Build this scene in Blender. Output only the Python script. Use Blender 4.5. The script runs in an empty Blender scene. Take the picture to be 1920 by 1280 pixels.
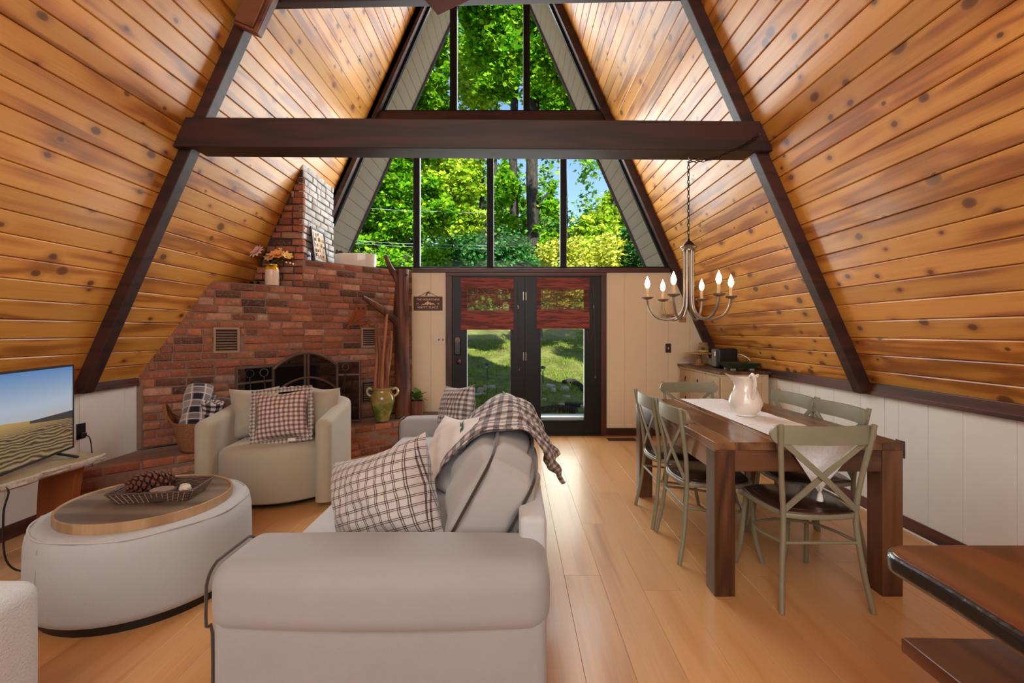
import bpy, math, random
import numpy as np
from mathutils import Vector, Matrix, Euler
random.seed(7); RNG = np.random.default_rng(7)
PI = math.pi
col = bpy.context.scene.collection
scene = bpy.context.scene

# ------------------------------------------------------------------ camera, sky, sun, large lights, exposure
H = 1.38
cam_d = bpy.data.cameras.new('camera'); cam = bpy.data.objects.new('camera', cam_d); col.objects.link(cam)
cam.location = (0, 0, H); cam.rotation_euler = (PI/2, 0, 0)
cam_d.sensor_width = 36.0; cam_d.sensor_fit = 'HORIZONTAL'; cam_d.lens = 36.0*860/1920
cam_d.shift_x = (960-964)/1920; cam_d.shift_y = -(640-622)/1920
cam_d.clip_start = 0.05; cam_d.clip_end = 500
scene.camera = cam

world = bpy.data.worlds.new('world'); scene.world = world; world.use_nodes = True
wn = world.node_tree; wn.nodes.clear()
sky = wn.nodes.new('ShaderNodeTexSky'); sky.sky_type = 'NISHITA'; sky.sun_disc = False
sky.sun_elevation = math.radians(48); sky.sun_rotation = math.radians(150); sky.air_density = 1.3; sky.dust_density = 0.5; sky.ozone_density = 5.0
bg = wn.nodes.new('ShaderNodeBackground'); bg.inputs['Strength'].default_value = 0.15
wo = wn.nodes.new('ShaderNodeOutputWorld')
wn.links.new(sky.outputs[0], bg.inputs[0]); wn.links.new(bg.outputs[0], wo.inputs[0])

sun_d = bpy.data.lights.new('sun', 'SUN'); sun_d.energy = 8.5; sun_d.angle = 0.02; sun_d.color = (1, .95, .84)
sun = bpy.data.objects.new('sun', sun_d); col.objects.link(sun)
sun.rotation_euler = Vector((-0.24, 0.80, -0.55)).to_track_quat('-Z', 'Y').to_euler()

def area(name, loc, target, sx, sy, power, color):
    d = bpy.data.lights.new(name, 'AREA'); d.shape = 'RECTANGLE'; d.size = sx; d.size_y = sy; d.energy = power; d.color = color
    o = bpy.data.objects.new(name, d); col.objects.link(o); o.location = loc
    o.rotation_euler = (Vector(target)-Vector(loc)).to_track_quat('-Z', 'Y').to_euler()
    return o
# area light standing in for rear windows, and an unseen fill added above
area('rear_window_fill', (-0.3, -2.45, 2.3), (-0.3, 3, 1.6), 4.6, 3.4, 92, (.97, .98, 1))
area('upper_fill_light', (-0.3, -0.9, 3.6), (-0.3, 2.6, 1.0), 1.6, 1.2, 34, (1, .93, .82))
# added area lights outside the glazing that strengthen the daylight through gable and doors
area('gable_daylight_fill', (-0.3, 6.45, 3.3), (-0.3, 0, 3.0), 3.0, 2.0, 100, (.92, .97, 1))
area('upper_gable_daylight_fill', (-0.3, 6.45, 5.1), (-0.3, 0, 4.4), 1.5, 1.5, 24, (.92, .97, 1))
area('door_daylight_fill', (0.16, 6.3, 1.0), (0.16, 0, 0.6), 1.5, 1.3, 25, (.98, 1, .93))

vs = scene.view_settings
vs.view_transform = 'Standard'; vs.look = 'None'; vs.exposure = 0.75; vs.gamma = 1.0; vs.use_curve_mapping = False
try:
    scene.cycles.use_denoising = True
    scene.cycles.max_bounces = 10; scene.cycles.diffuse_bounces = 5; scene.cycles.transparent_max_bounces = 24
    scene.cycles.caustics_reflective = False; scene.cycles.caustics_refractive = False
    scene.cycles.sample_clamp_indirect = 6.0
except Exception:
    pass

# ------------------------------------------------------------------ node helpers
def C(h):
    h = h.lstrip('#'); r = [int(h[i:i+2], 16)/255 for i in (0, 2, 4)]
    return tuple((c/12.92 if c <= .04045 else ((c+.055)/1.055)**2.4) for c in r)+(1,)
class NT:
    def __init__(s, name):
        s.m = bpy.data.materials.new(name); s.m.use_nodes = True; s.t = s.m.node_tree; s.t.nodes.clear()
        s.out = s.n('ShaderNodeOutputMaterial'); s.p = s.n('ShaderNodeBsdfPrincipled'); s.l(s.p.outputs[0], s.out.inputs[0])
    def n(s, t, **k):
        x = s.t.nodes.new(t)
        for a, b in k.items(): setattr(x, a, b)
        return x
    def l(s, a, b): s.t.links.new(a, b)
    def set(s, i, v):
        if hasattr(v, 'node'): s.l(v, i)
        else: i.default_value = v
    def math(s, op, a, b=0.0, c=None):
        x = s.n('ShaderNodeMath', operation=op); s.set(x.inputs[0], a); s.set(x.inputs[1], b)
        if c is not None: s.set(x.inputs[2], c)
        return x.outputs[0]
    def vmath(s, op, a, b):
        x = s.n('ShaderNodeVectorMath', operation=op); s.set(x.inputs[0], a); s.set(x.inputs[1], b); return x.outputs[0]
    def coord(s, kind='Object'): return s.n('ShaderNodeTexCoord').outputs[kind]
    def rnd(s): return s.n('ShaderNodeObjectInfo').outputs['Random']
    def mapping(s, v, scale=(1, 1, 1), rot=(0, 0, 0)):
        x = s.n('ShaderNodeMapping'); s.l(v, x.inputs[0]); x.inputs['Scale'].default_value = scale; x.inputs['Rotation'].default_value = rot
        return x.outputs[0]
    def noise(s, v, scale, detail=4, rough=.55, dist=0.0):
        x = s.n('ShaderNodeTexNoise'); s.l(v, x.inputs['Vector']); x.inputs['Scale'].default_value = scale
        x.inputs['Detail'].default_value = detail; x.inputs['Roughness'].default_value = rough; x.inputs['Distortion'].default_value = dist
        return x.outputs['Fac']
    def ramp(s, f, stops, interp='LINEAR'):
        x = s.n('ShaderNodeValToRGB'); x.color_ramp.interpolation = interp; e = x.color_ramp.elements
        while len(e) < len(stops): e.new(.5)
        for i, (p, c) in enumerate(stops):
            e[i].position = p; e[i].color = c if len(c) == 4 else tuple(c)+(1,)
        s.set(x.inputs[0], f); return x.outputs[0]
    def mix(s, f, a, b, mode='MIX'):
        x = s.n('ShaderNodeMixRGB', blend_type=mode); s.set(x.inputs[0], f); s.set(x.inputs[1], a); s.set(x.inputs[2], b); return x.outputs[0]
    def xyz(s, v):
        x = s.n('ShaderNodeSeparateXYZ'); s.l(v, x.inputs[0]); return x.outputs
    def comb(s, a, b, c):
        x = s.n('ShaderNodeCombineXYZ'); s.set(x.inputs[0], a); s.set(x.inputs[1], b); s.set(x.inputs[2], c); return x.outputs[0]
    def bump(s, h, strength=.3, dist=.01):
        x = s.n('ShaderNodeBump'); x.inputs['Strength'].default_value = strength; x.inputs['Distance'].default_value = dist
        s.l(h, x.inputs['Height']); s.l(x.outputs[0], s.p.inputs['Normal'])
    def col(s, c): s.set(s.p.inputs['Base Color'], c)
    def par(s, rough=.5, metal=0.0, spec=.5, coat=0.0, coat_rough=.1, sheen=0.0):
        s.set(s.p.inputs['Roughness'], rough); s.p.inputs['Metallic'].default_value = metal; s.p.inputs['Specular IOR Level'].default_value = spec
        s.p.inputs['Coat Weight'].default_value = coat; s.p.inputs['Coat Roughness'].default_value = coat_rough; s.p.inputs['Sheen Weight'].default_value = sheen
        return s.m

def plain(name, h, rough=.5, metal=0.0, var=.12, scale=8, bump=0.0, bscale=60, coat=0.0, spec=.5):
    t = NT(name); v = t.coord(); c = C(h)
    if var: t.col(t.mix(t.noise(v, scale), tuple(x*(1-var) for x in c[:3])+(1,), tuple(min(1, x*(1+var)) for x in c[:3])+(1,)))
    else: t.col(c)
    if bump: t.bump(t.noise(v, bscale, 5), bump, .004)
    return t.par(rough, metal, spec, coat)

def wood(name, light, mid, dark, axis='Y', grain=1.0, knots=0.0, rough=.4, coat=0.0, vary=.25, ringk=9.0, across='X'):
    """axis: local axis along the boards; across: local axis over the board's width"""
    t = NT(name); o = t.xyz(t.coord()); ix = {'X': 0, 'Y': 1, 'Z': 2}
    third = [k for k in 'XYZ' if k not in (axis, across)][0]
    r = t.rnd(); off = t.math('MULTIPLY', r, 37.0)
    A = t.math('ADD', o[ix[across]], off); L = t.math('ADD', o[ix[axis]], t.math('MULTIPLY', r, 91.0)); T = t.math('ADD', o[ix[third]], off)
    v = t.comb(A, L, T)
    low = t.noise(t.mapping(v, (5.5*grain, .55*grain, 3.0*grain)), 1.0, 2, .5, .35)
    fine = t.noise(t.mapping(v, (110*grain, 2.2*grain, 60*grain)), 1.0, 4, .6)
    phase = t.math('MULTIPLY', low, ringk*6.28)
    if knots:
        vo = t.n('ShaderNodeTexVoronoi', voronoi_dimensions='2D', feature='F1'); vo.inputs['Scale'].default_value = 1.0
        wob = t.noise(t.mapping(v, (9, 9, 9)), 1.0, 2)
        kv = t.comb(t.math('ADD', t.math('MULTIPLY', A, 3.9), t.math('MULTIPLY', wob, .05)), t.math('ADD', t.math('MULTIPLY', L, 2.9), t.math('MULTIPLY', wob, .05)), 0.0)
        t.l(kv, vo.inputs['Vector']); kd = vo.outputs['Distance']; kr = t.xyz(vo.outputs['Color'])[0]
        phase = t.math('ADD', phase, t.math('DIVIDE', .45, t.math('ADD', kd, .12)))
    ring = t.math('MULTIPLY_ADD', t.math('SINE', phase), .5, .5)
    ring = t.math('POWER', ring, 1.8)
    g = t.math('ADD', t.math('MULTIPLY', ring, .6), t.math('MULTIPLY', fine, .45))
    c = t.ramp(g, [(.15, C(light)), (.5, C(mid)), (.95, C(dark))])
    tone = t.math('MULTIPLY_ADD', r, 2*vary, 1-vary)
    c = t.mix(1.0, c, t.comb(tone, t.math('MULTIPLY_ADD', tone, .96, .03), t.math('MULTIPLY_ADD', tone, .92, .05)), 'MULTIPLY')
    if knots:
        size = t.math('MULTIPLY_ADD', t.math('POWER', kr, 2.5), .085*knots, .034)
        edge = t.math('DIVIDE', kd, size)
        c = t.mix(t.ramp(t.math('MULTIPLY', edge, .75), [(.0, (.97,)*3), (.6, (.9,)*3), (.9, (.5,)*3), (1.25, (.0,)*3)]), c, C('#2a1208'))
        halo = t.ramp(t.math('DIVIDE', kd, t.math('MULTIPLY', size, 3.2)), [(.2, (.5,)*3), (1.0, (0,)*3)])
        c = t.mix(halo, c, C(dark))
    t.col(c); t.bump(g, .12, .002)
    return t.par(rough, coat=coat, coat_rough=.16)

def fabric(name, h, weave=420, bump=.25, var=.07, rough=.9, sheen=.25):
    t = NT(name); v = t.coord(); c = C(h)
    f = t.noise(v, 5, 3); w = t.noise(v, weave, 2, .7)
    cc = t.mix(f, tuple(x*(1-var) for x in c[:3])+(1,), tuple(min(1, x*(1+var)) for x in c[:3])+(1,))
    t.col(t.mix(t.math('MULTIPLY', w, .45), cc, tuple(x*.72 for x in c[:3])+(1,)))
    t.bump(w, bump, .003); return t.par(rough, spec=.2, sheen=sheen)

def stripes(t, x, period, spans):
    f = t.math('FRACT', t.math('DIVIDE', x, period)); acc = None
    for a, b in spans:
        k = t.math('MULTIPLY', t.math('GREATER_THAN', f, a), t.math('LESS_THAN', f, b)); acc = k if acc is None else t.math('ADD', acc, k)
    return acc
def check(name, base, mid, dark, period, spans, axes='XZ', uv=False, both=True, rough=.9):
    t = NT(name); v = t.xyz(t.coord('UV' if uv else 'Object')); ix = {'X': 0, 'Y': 1, 'Z': 2}
    w = t.math('MULTIPLY', t.math('SUBTRACT', t.noise(t.coord(), 9, 2), .5), period*.16)
    a = stripes(t, t.math('ADD', v[ix[axes[0]]], w), period, spans); b = stripes(t, t.math('ADD', v[ix[axes[1]]], w), period, spans)
    s = t.math('ADD', a, b)
    c = t.mix(t.math('MINIMUM', s, 1.0), C(base), C(mid)); c = t.mix(t.math('MAXIMUM', t.math('SUBTRACT', s, 1.0), 0.0), c, C(dark))
    wv = t.noise(t.coord(), 500, 2); t.col(t.mix(t.math('MULTIPLY', wv, .3), c, C('#6b625a'), 'MULTIPLY'))
    t.bump(t.noise(t.coord(), 25, 3), .35, .012); return t.par(rough, spec=.2, sheen=.2)

def glow(name, h, strength):
    t = NT(name); t.col((0, 0, 0, 1)); t.p.inputs['Emission Color'].default_value = C(h); t.p.inputs['Emission Strength'].default_value = strength
    return t.m
def glass(name, tint=(1, 1, 1, 1), refl=.06):
    t = NT(name); t.t.nodes.remove(t.p)
    tr = t.n('ShaderNodeBsdfTransparent'); tr.inputs[0].default_value = tint
    gl = t.n('ShaderNodeBsdfGlossy'); gl.inputs['Roughness'].default_value = .01
    fr = t.n('ShaderNodeFresnel'); fr.inputs['IOR'].default_value = 1.45
    m = t.n('ShaderNodeMixShader'); t.l(t.math('MULTIPLY', fr.outputs[0], refl*12), m.inputs[0]); t.l(tr.outputs[0], m.inputs[1]); t.l(gl.outputs[0], m.inputs[2])
    t.l(m.outputs[0], t.out.inputs[0]); return t.m

M = {}
M['pine'] = wood('pine_board', '#d59845', '#c07c31', '#8c4f1a', knots=1.0, rough=.42, coat=.22, vary=.15, ringk=3.0)
M['beam'] = wood('dark_stained_beam', '#3b1a13', '#301410', '#1d0c09', axis='X', across='Z', rough=.55, vary=.1, ringk=4)
M['beamY'] = wood('dark_stained_trim', '#5c2f20', '#4b251a', '#301610', axis='Y', across='Z', rough=.5, vary=.1, ringk=4)
M['rafter'] = wood('dark_rafter', '#3f1d14', '#331611', '#1f0d0a', axis='X', across='Z', rough=.55, vary=.1, ringk=4)
M['rafter_side'] = M['rafter']
M['casing'] = wood('red_brown_casing', '#52200f', '#42180c', '#2b0e08', axis='Z', across='X', rough=.42, vary=.1, ringk=4)
M['casingX'] = wood('red_brown_header', '#52200f', '#42180c', '#2b0e08', axis='X', across='Z', rough=.42, vary=.1, ringk=4)
M['floor'] = wood('oak_floor', '#cc9a66', '#bd8751', '#a06a36', knots=.0, rough=.40, coat=.2, vary=.05, ringk=1.6)
M['white'] = plain('white_panel', '#dedbd3', .55, var=.04, bump=.05, bscale=30)
M['cream'] = plain('cream_panel', '#e6d8bc', .5, var=.04, bump=.05, bscale=30)
M['black_door'] = plain('black_door_paint', '#0b0a0b', .4, var=.1, spec=.3)
M['frame_dark'] = plain('bronze_window_frame', '#0d0a0b', .5, var=.1, spec=.25)
M['glass'] = glass('window_glass', (.97, .985, .98, 1), .012)
M['clear'] = glass('clear_glass', (.93, .95, .95, 1), .12)
M['iron'] = plain('dark_iron', '#3a3230', .45, metal=.7, var=.15)
M['black'] = plain('black_plastic', '#141517', .4, var=.1)
M['nickel'] = plain('brushed_nickel', '#9c948a', .3, metal=.9, var=.08)
M['brass'] = plain('brass', '#a8843a', .3, metal=.9, var=.1)
M['whitegloss'] = plain('white_ceramic', '#ece4da', .12, var=.02, coat=.5)
M['whiteplastic'] = plain('white_plastic', '#ded5c6', .4, var=.02)

# brick
def brickmat(name, stops, mott):
    t = NT(name); r = t.rnd(); v = t.vmath('ADD', t.coord(), t.comb(t.math('MULTIPLY', r, 40.0), t.math('MULTIPLY', r, 23.0), 0.0))
    c = t.ramp(r, stops)
    n1 = t.noise(v, 14, 5, .65); n2 = t.noise(v, 45, 4, .7)
    c = t.mix(t.ramp(n1, [(.35, (0,)*3), (.75, (.75,)*3)]), c, C(mott[0]))
    c = t.mix(t.ramp(n2, [(.55, (0,)*3), (.8, (.6,)*3)]), c, C(mott[1]))
    t.col(c); t.bump(t.math('ADD', n1, n2), .6, .012); return t.par(.85, spec=.25)
M['brick'] = brickmat('old_red_brick', [(0, C('#3d2b25')), (.07, C('#684335')), (.22, C('#91563f')), (.5, C('#a8634a')), (.68, C('#b9744f')), (.82, C('#9c6d59')), (.92, C('#cba086')), (1, C('#c46a3b'))], ('#7a5444', '#d0b39c'))
M['whitebrick'] = brickmat('whitewashed_brick', [(0, C('#bfb8b1')), (.5, C('#d6d1cb')), (.8, C('#cbbdb4')), (1, C('#dedad6'))], ('#a9a19b', '#e6e3e0'))
M['mortar'] = plain('brown_mortar', '#866a5b', .95, var=.25, scale=30, bump=.5, bscale=90)
M['darkmortar'] = plain('dark_mortar', '#3a332f', .95, var=.2, scale=30, bump=.4)
M['soot'] = plain('sooty_firebox', '#15110f', .95, var=.3)

# ------------------------------------------------------------------ mesh helpers
class MB:
    def __init__(s): s.v = []; s.f = []
    def add(s, vs, fs, mx=None):
        b = len(s.v); s.v += [tuple(mx @ Vector(v)) if mx else tuple(v) for v in vs]; s.f += [tuple(i+b for i in f) for f in fs]; return s
    def box(s, c, d, rot=None, mx=None):
        x, y, z = (k/2 for k in d); R = Euler(rot).to_matrix().to_4x4() if rot else Matrix.Identity(4)
        T = Matrix.Translation(c) @ R
        if mx: T = mx @ T
        vs = [(a*x, b*y, e*z) for a in (-1, 1) for b in (-1, 1) for e in (-1, 1)]
        return s.add(vs, [(0, 1, 3, 2), (4, 6, 7, 5), (0, 4, 5, 1), (2, 3, 7, 6), (0, 2, 6, 4), (1, 5, 7, 3)], T)
    def box2(s, a, b, **k): return s.box([(p+q)/2 for p, q in zip(a, b)], [abs(q-p) for p, q in zip(a, b)], **k)
    def extrude(s, poly, vec):
        n = len(poly); v = Vector(vec); vs = [Vector(p) for p in poly]+[Vector(p)+v for p in poly]
        fs = [tuple(range(n-1, -1, -1)), tuple(range(n, 2*n))]+[(i, (i+1) % n, (i+1) % n+n, i+n) for i in range(n)]
        return s.add(vs, fs)
    def bar(s, a, b, w, h, up=(0, 0, 1)):
        a = Vector(a); b = Vector(b); d = (b-a).normalized(); u = Vector(up)
        if abs(d.dot(u)) > .98: u = Vector((0, 1, 0))
        x = d.cross(u).normalized(); z = x.cross(d)
        P = [a+x*w*i/2+z*h*j/2 for i, j in ((-1, -1), (1, -1), (1, 1), (-1, 1))]
        return s.extrude(P, b-a)
    def tube(s, pts, r, n=8, cap=True, flat=1.0, closed=False):
        pts = [Vector(p) for p in pts]; m = len(pts); rr = r if hasattr(r, '__len__') else [r]*m; vs = []; fs = []
        ref = None
        for i, p in enumerate(pts):
            if closed: d = pts[(i+1) % m]-pts[i-1]
            else: d = pts[min(i+1, m-1)]-pts[max(i-1, 0)]
            d.normalize()
            if ref is None:
                ref = Vector((0, 0, 1)) if abs(d.z) < .9 else Vector((1, 0, 0))
            x = d.cross(ref).normalized(); y = x.cross(d).normalized(); ref = y
            for k in range(n):
                a = 2*PI*k/n; vs.append(p+x*math.cos(a)*rr[i]+y*math.sin(a)*rr[i]*flat)
        for i in range(m if closed else m-1):
            j = (i+1) % m
            for k in range(n): fs.append((i*n+k, i*n+(k+1) % n, j*n+(k+1) % n, j*n+k))
        if cap and not closed: fs += [tuple(range(n-1, -1, -1)), tuple((m-1)*n+k for k in range(n))]
        return s.add(vs, fs)
    def lathe(s, prof, n=24, c=(0, 0, 0), sx=1.0, sy=1.0, mx=None, cap=True):
        vs = []; fs = []; m = len(prof)
        for r, z in prof:
            for k in range(n): a = 2*PI*k/n; vs.append((c[0]+r*math.cos(a)*sx, c[1]+r*math.sin(a)*sy, c[2]+z))
        for i in range(m-1):
            for k in range(n): fs.append((i*n+k, i*n+(k+1) % n, (i+1)*n+(k+1) % n, (i+1)*n+k))
        if cap:
            if prof[0][0] > 1e-5: fs.append(tuple(range(n-1, -1, -1)))
            if prof[-1][0] > 1e-5: fs.append(tuple((m-1)*n+k for k in range(n)))
        return s.add(vs, fs, mx)
    def soft(s, c, d, r, n=6, bulge=(0, 0, 0), rot=None, fn=None, bp=1.0):
        """rounded, slightly bulging upholstery block"""
        T = Matrix.Translation(c) @ (Euler(rot).to_matrix().to_4x4() if rot else Matrix.Identity(4))
        hx = [k/2 for k in d]; idx = {}; vs = []; fs = []
        q = []
        for k in range(3):
            e = r/hx[k] if hx[k] > r else .999
            inner = [-(1-e)+2*(1-e)*i/n for i in range(n+1)]
            q.append([-1, -1+e*.35, -1+e*.7]+inner[0:]+[1-e*.7, 1-e*.35, 1])
        N = [len(a) for a in q]
        def vert(i, j, k):
            key = (i, j, k)
            if key in idx: return idx[key]
            p = [q[0][i], q[1][j], q[2][k]]; P = [p[a]*hx[a] for a in range(3)]
            inn = [max(-hx[a]+r, min(hx[a]-r, P[a])) if hx[a] > r else 0.0 for a in range(3)]
            dv = Vector([P[a]-inn[a] for a in range(3)])
            if dv.length > 1e-9: dv = dv.normalized()*r
            Q = Vector(inn)+dv
            w = [max(0, 1-x*x)**bp for x in p]
            for a in range(3):
                if bulge[a]: Q[a] += math.copysign(1, p[a])*bulge[a]*w[(a+1) % 3]*w[(a+2) % 3]*abs(p[a])
            if fn: Q = fn(Q)
            idx[key] = len(vs); vs.append(T @ Q); return idx[key]
        for a in range(3):
            b, e = (a+1) % 3, (a+2) % 3
            for side in (0, N[a]-1):
                for i in range(N[b]-1):
                    for j in range(N[e]-1):
                        quad = []
                        for di, dj in ((0, 0), (1, 0), (1, 1), (0, 1)):
                            key = [0, 0, 0]; key[a] = side; key[b] = i+di; key[e] = j+dj; quad.append(vert(*key))
                        fs.append(tuple(quad) if side else tuple(quad[::-1]))
        return s.add(vs, fs)
    def rslab(s, poly, z0, z1, r=.03, seg=4, zf=None, rb=0.0):
        """vertical slab over a plan polygon (counter-clockwise) with a rounded top edge"""
        n = len(poly); P = [Vector(p).to_2d() for p in poly]
        nor = []
        for i in range(n):
            e1 = (P[i]-P[i-1]).normalized(); e2 = (P[(i+1) % n]-P[i]).normalized(); t = (e1+e2)
            t = t.normalized() if t.length > 1e-6 else e1
            nor.append(Vector((t.y, -t.x)))
        rings = []
        if rb:
            for k in range(seg): a = PI/2*k/seg; rings.append((rb*(1-math.sin(a)), z0+rb*(1-math.cos(a))))
        rings.append((0, z0+rb))
        for k in range(seg+1): a = PI/2*k/seg; rings.append((r*(1-math.cos(a)), z1-r+r*math.sin(a)))
        vs = []; fs = []
        for ins, z in rings:
            for i in range(n):
                p = P[i]-nor[i]*ins; dz = zf(p)*((z-z0)/(z1-z0)) if zf else 0; vs.append((p.x, p.y, z+dz))
        m = len(rings)
        for j in range(m-1):
            for i in range(n): fs.append((j*n+i, j*n+(i+1) % n, (j+1)*n+(i+1) % n, (j+1)*n+i))
        fs += [tuple(range(n-1, -1, -1)), tuple((m-1)*n+i for i in range(n))]
        return s.add(vs, fs)
    def grid(s, fn, nu, nv):
        vs = [fn(i/nu, j/nv) for i in range(nu+1) for j in range(nv+1)]
        fs = [(i*(nv+1)+j, (i+1)*(nv+1)+j, (i+1)*(nv+1)+j+1, i*(nv+1)+j+1) for i in range(nu) for j in range(nv)]
        return s.add(vs, fs)
    def mesh(s, name, mat, smooth=True, angle=38):
        me = bpy.data.meshes.new(name); me.from_pydata(s.v, [], s.f); me.materials.append(mat)
        if smooth:
            me.polygons.foreach_set('use_smooth', [True]*len(me.polygons)); me.set_sharp_from_angle(angle=math.radians(angle))
        me.update(); return me
    def build(s, name, mat, parent=None, loc=None, rot=None, smooth=True, bevel=0.0, angle=38, label=None):
        o = bpy.data.objects.new(name, s.mesh(name, mat, smooth, angle)); col.objects.link(o)
        if parent: o.parent = parent
        if loc: o.location = loc
        if rot: o.rotation_euler = rot
        if bevel:
            b = o.modifiers.new('edge', 'BEVEL'); b.width = bevel; b.segments = 2; b.limit_method = 'ANGLE'
        if label: o['label'] = label
        return o
def inst(name, me, parent, mx=None, loc=None, rot=None, scale=None):
    o = bpy.data.objects.new(name, me); col.objects.link(o); o.parent = parent
    if mx is not None: o.matrix_local = mx
    if loc is not None: o.location = loc
    if rot is not None: o.rotation_euler = rot
    if scale is not None: o.scale = scale
    return o
def tag(o, label, cat, group=None, kind=None):
    o['label'] = label; o['category'] = cat
    if group: o['group'] = group
    if kind: o['kind'] = kind
    return o
def thing(name, label, cat, loc=(0, 0, 0), rz=0.0, group=None):
    o = bpy.data.objects.new(name, None); col.objects.link(o); o.empty_display_size = .1
    o.location = loc; o.rotation_euler = (0, 0, rz); return tag(o, label, cat, group)
def struct(o, kind='structure'): o['kind'] = kind; return o
def sempty(name):
    o = bpy.data.objects.new(name, None); col.objects.link(o); return struct(o)
def copy_tree(o, parent=None):
    c = o.copy(); col.objects.link(c); c.parent = parent
    for ch in list(o.children): copy_tree(ch, c)
    return c
def circ(r, n=32, cx=0, cy=0, sx=1, sy=1): return [(cx+r*sx*math.cos(2*PI*i/n), cy+r*sy*math.sin(2*PI*i/n)) for i in range(n)]
def smoothpts(pts, k=6):
    """Catmull-Rom through points"""
    P = [Vector(p) for p in pts]; P = [2*P[0]-P[1]]+P+[2*P[-1]-P[-2]]; out = []
    for i in range(1, len(P)-2):
        for j in range(k):
            t = j/k; a, b, c, d = P[i-1:i+3]
            out.append(.5*((2*b)+(c-a)*t+(2*a-5*b+4*c-d)*t*t+(3*b-a-3*c+d)*t**3))
    return out+[P[-2]]
def proj(p):
    return (964+860*p[0]/p[1], 622-860*(p[2]-H)/p[1]) if p[1] > .05 else None

# ================================================================== SETTING
XL, XR, YB, YW, YR = -3.37, 2.735, 3.51, 6.11, -2.6
ZK, SL = .975, 2.254                     # height where the slopes start, rise per run
CA = 1/math.sqrt(1+SL*SL); SA = SL*CA    # cos, sin of the slope
APX = (XL+XR)/2; APZ = ZK+(XR-XL)/2*SL
def ceil_l(z): return XL+(z-ZK)/SL
def ceil_r(z): return XR-(z-ZK)/SL

def plank_mesh(name, w, L, t, mat, ch=.004):
    """board along local Y, face at z=0, body behind it, chamfered edges"""
    m = MB(); P = [(-w/2, 0, t), (-w/2, 0, ch), (-w/2+ch, 0, 0), (w/2-ch, 0, 0), (w/2, 0, ch), (w/2, 0, t)]
    m.extrude([(x, -L/2, z) for x, y, z in P], (0, L, 0)); return m.mesh(name, mat, smooth=False)

# floor: a base with wide planks laid along the room
fl = struct(MB().box2((XL-.1, YR-.1, -.12), (XR+.1, YW+.15, -.02)).build('floor', M['floor'], smooth=False))
fw = .203; nfl = int((XR-XL)/fw)+1
lens = {}
def floor_plank(x, y0, y1):
    L = round(y1-y0-.0012, 4); k = (L,)
    if k not in lens: lens[k] = plank_mesh('floor_plank', fw-.0007, L, .02, M['floor'], .001)
    mx = Matrix(((1, 0, 0, x), (0, -1, 0, (y0+y1)/2), (0, 0, -1, 0), (0, 0, 0, 1)))
    inst('plank', lens[k], fl, mx)
for i in range(nfl):
    x = XL+fw*(i+.5)
    starts = [(-.55, -.25, .1, -.4, .3)[i % 5]]
    while starts[-1] < YW: starts.append(starts[-1]+1.5)
    ys = [YR]+[s for s in starts if s > YR]
    ys[-1] = YW
    for a, b in zip(ys[:-1], ys[1:]):
        if b-a > .02: floor_plank(x, a, b)

# sloping plank ceilings
pitch = .1345; slope_len = (APZ-ZK)/SA
def slope(name, side):
    o = sempty(name); n = int(slope_len/pitch)
    d = Vector((CA if side < 0 else -CA, 0, SA)); nrm = Vector((side*SA, 0, CA)); base = Vector((XL if side < 0 else XR, 0, ZK))
    m = MB(); P = [base+nrm*.026, base+d*(slope_len+.05)+nrm*.026, base+d*(slope_len+.05)+nrm*.10, base+nrm*.10]
    m.extrude([(p.x, YR-.05, p.z) for p in P], (0, YW-YR+.05, 0)); m.build('roof_deck', M['beam'], o, smooth=False)
    for (y0, y1) in ((YR, YB+.05), (YB+.05, YW-.0)):
        L = y1-y0-.002; me = plank_mesh('ceiling_plank', pitch-.0035, L, .024, M['pine'], .006)
        for i in range(n+1):
            c = base+d*(pitch*(i+.42)); yc = (y0+y1)/2
            if i == 0: c = base+d*(pitch*.42)
            ydir = Vector((0, 1 if side < 0 else -1, 0))
            mx = Matrix((Vector((d.x, ydir.x, nrm.x, c.x)), Vector((d.y, ydir.y, nrm.y, yc)), Vector((d.z, ydir.z, nrm.z, c.z)), Vector((0, 0, 0, 1))))
            inst('plank', me, o, mx)
    return o
slope('ceiling_left', -1); slope('ceiling_right', 1)

# rafters at the tie beam and at the window wall
def rafter(name, side, y0, y1, depth, z0=.905, mat='rafter'):
    m = MB(); d = Vector((CA if side < 0 else -CA, 0, SA)); nrm = Vector((side*SA, 0, CA)); base = Vector((XL if side < 0 else XR, 0, ZK))
    a = base-d*.0; s0 = 0.0
    q0 = base; q1 = base+d*(slope_len+.02)
    lo = base-nrm*depth                                      # inner line, cut level at the foot
    foot_out = Vector((base.x, 0, z0)); k = (lo.z-z0)/SA; foot_in = lo-d*k
    P = [foot_out, q0, q1, q1-nrm*depth, foot_in]
    if side > 0: P = P[::-1]
    m.extrude([(p.x, y0, p.z) for p in P], (0, y1-y0, 0))
    return struct(m.build(name, M[mat], smooth=False, bevel=.004))
RAFTERS = [rafter('beam_rafter', s, YB, YB+.095, .092) for s in (-1, 1)]
RAFTERS += [rafter('beam_rafter', s, YW-.07, YW+.02, .10, z0=ZK if s > 0 else 2.2) for s in (-1, 1)]

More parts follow.
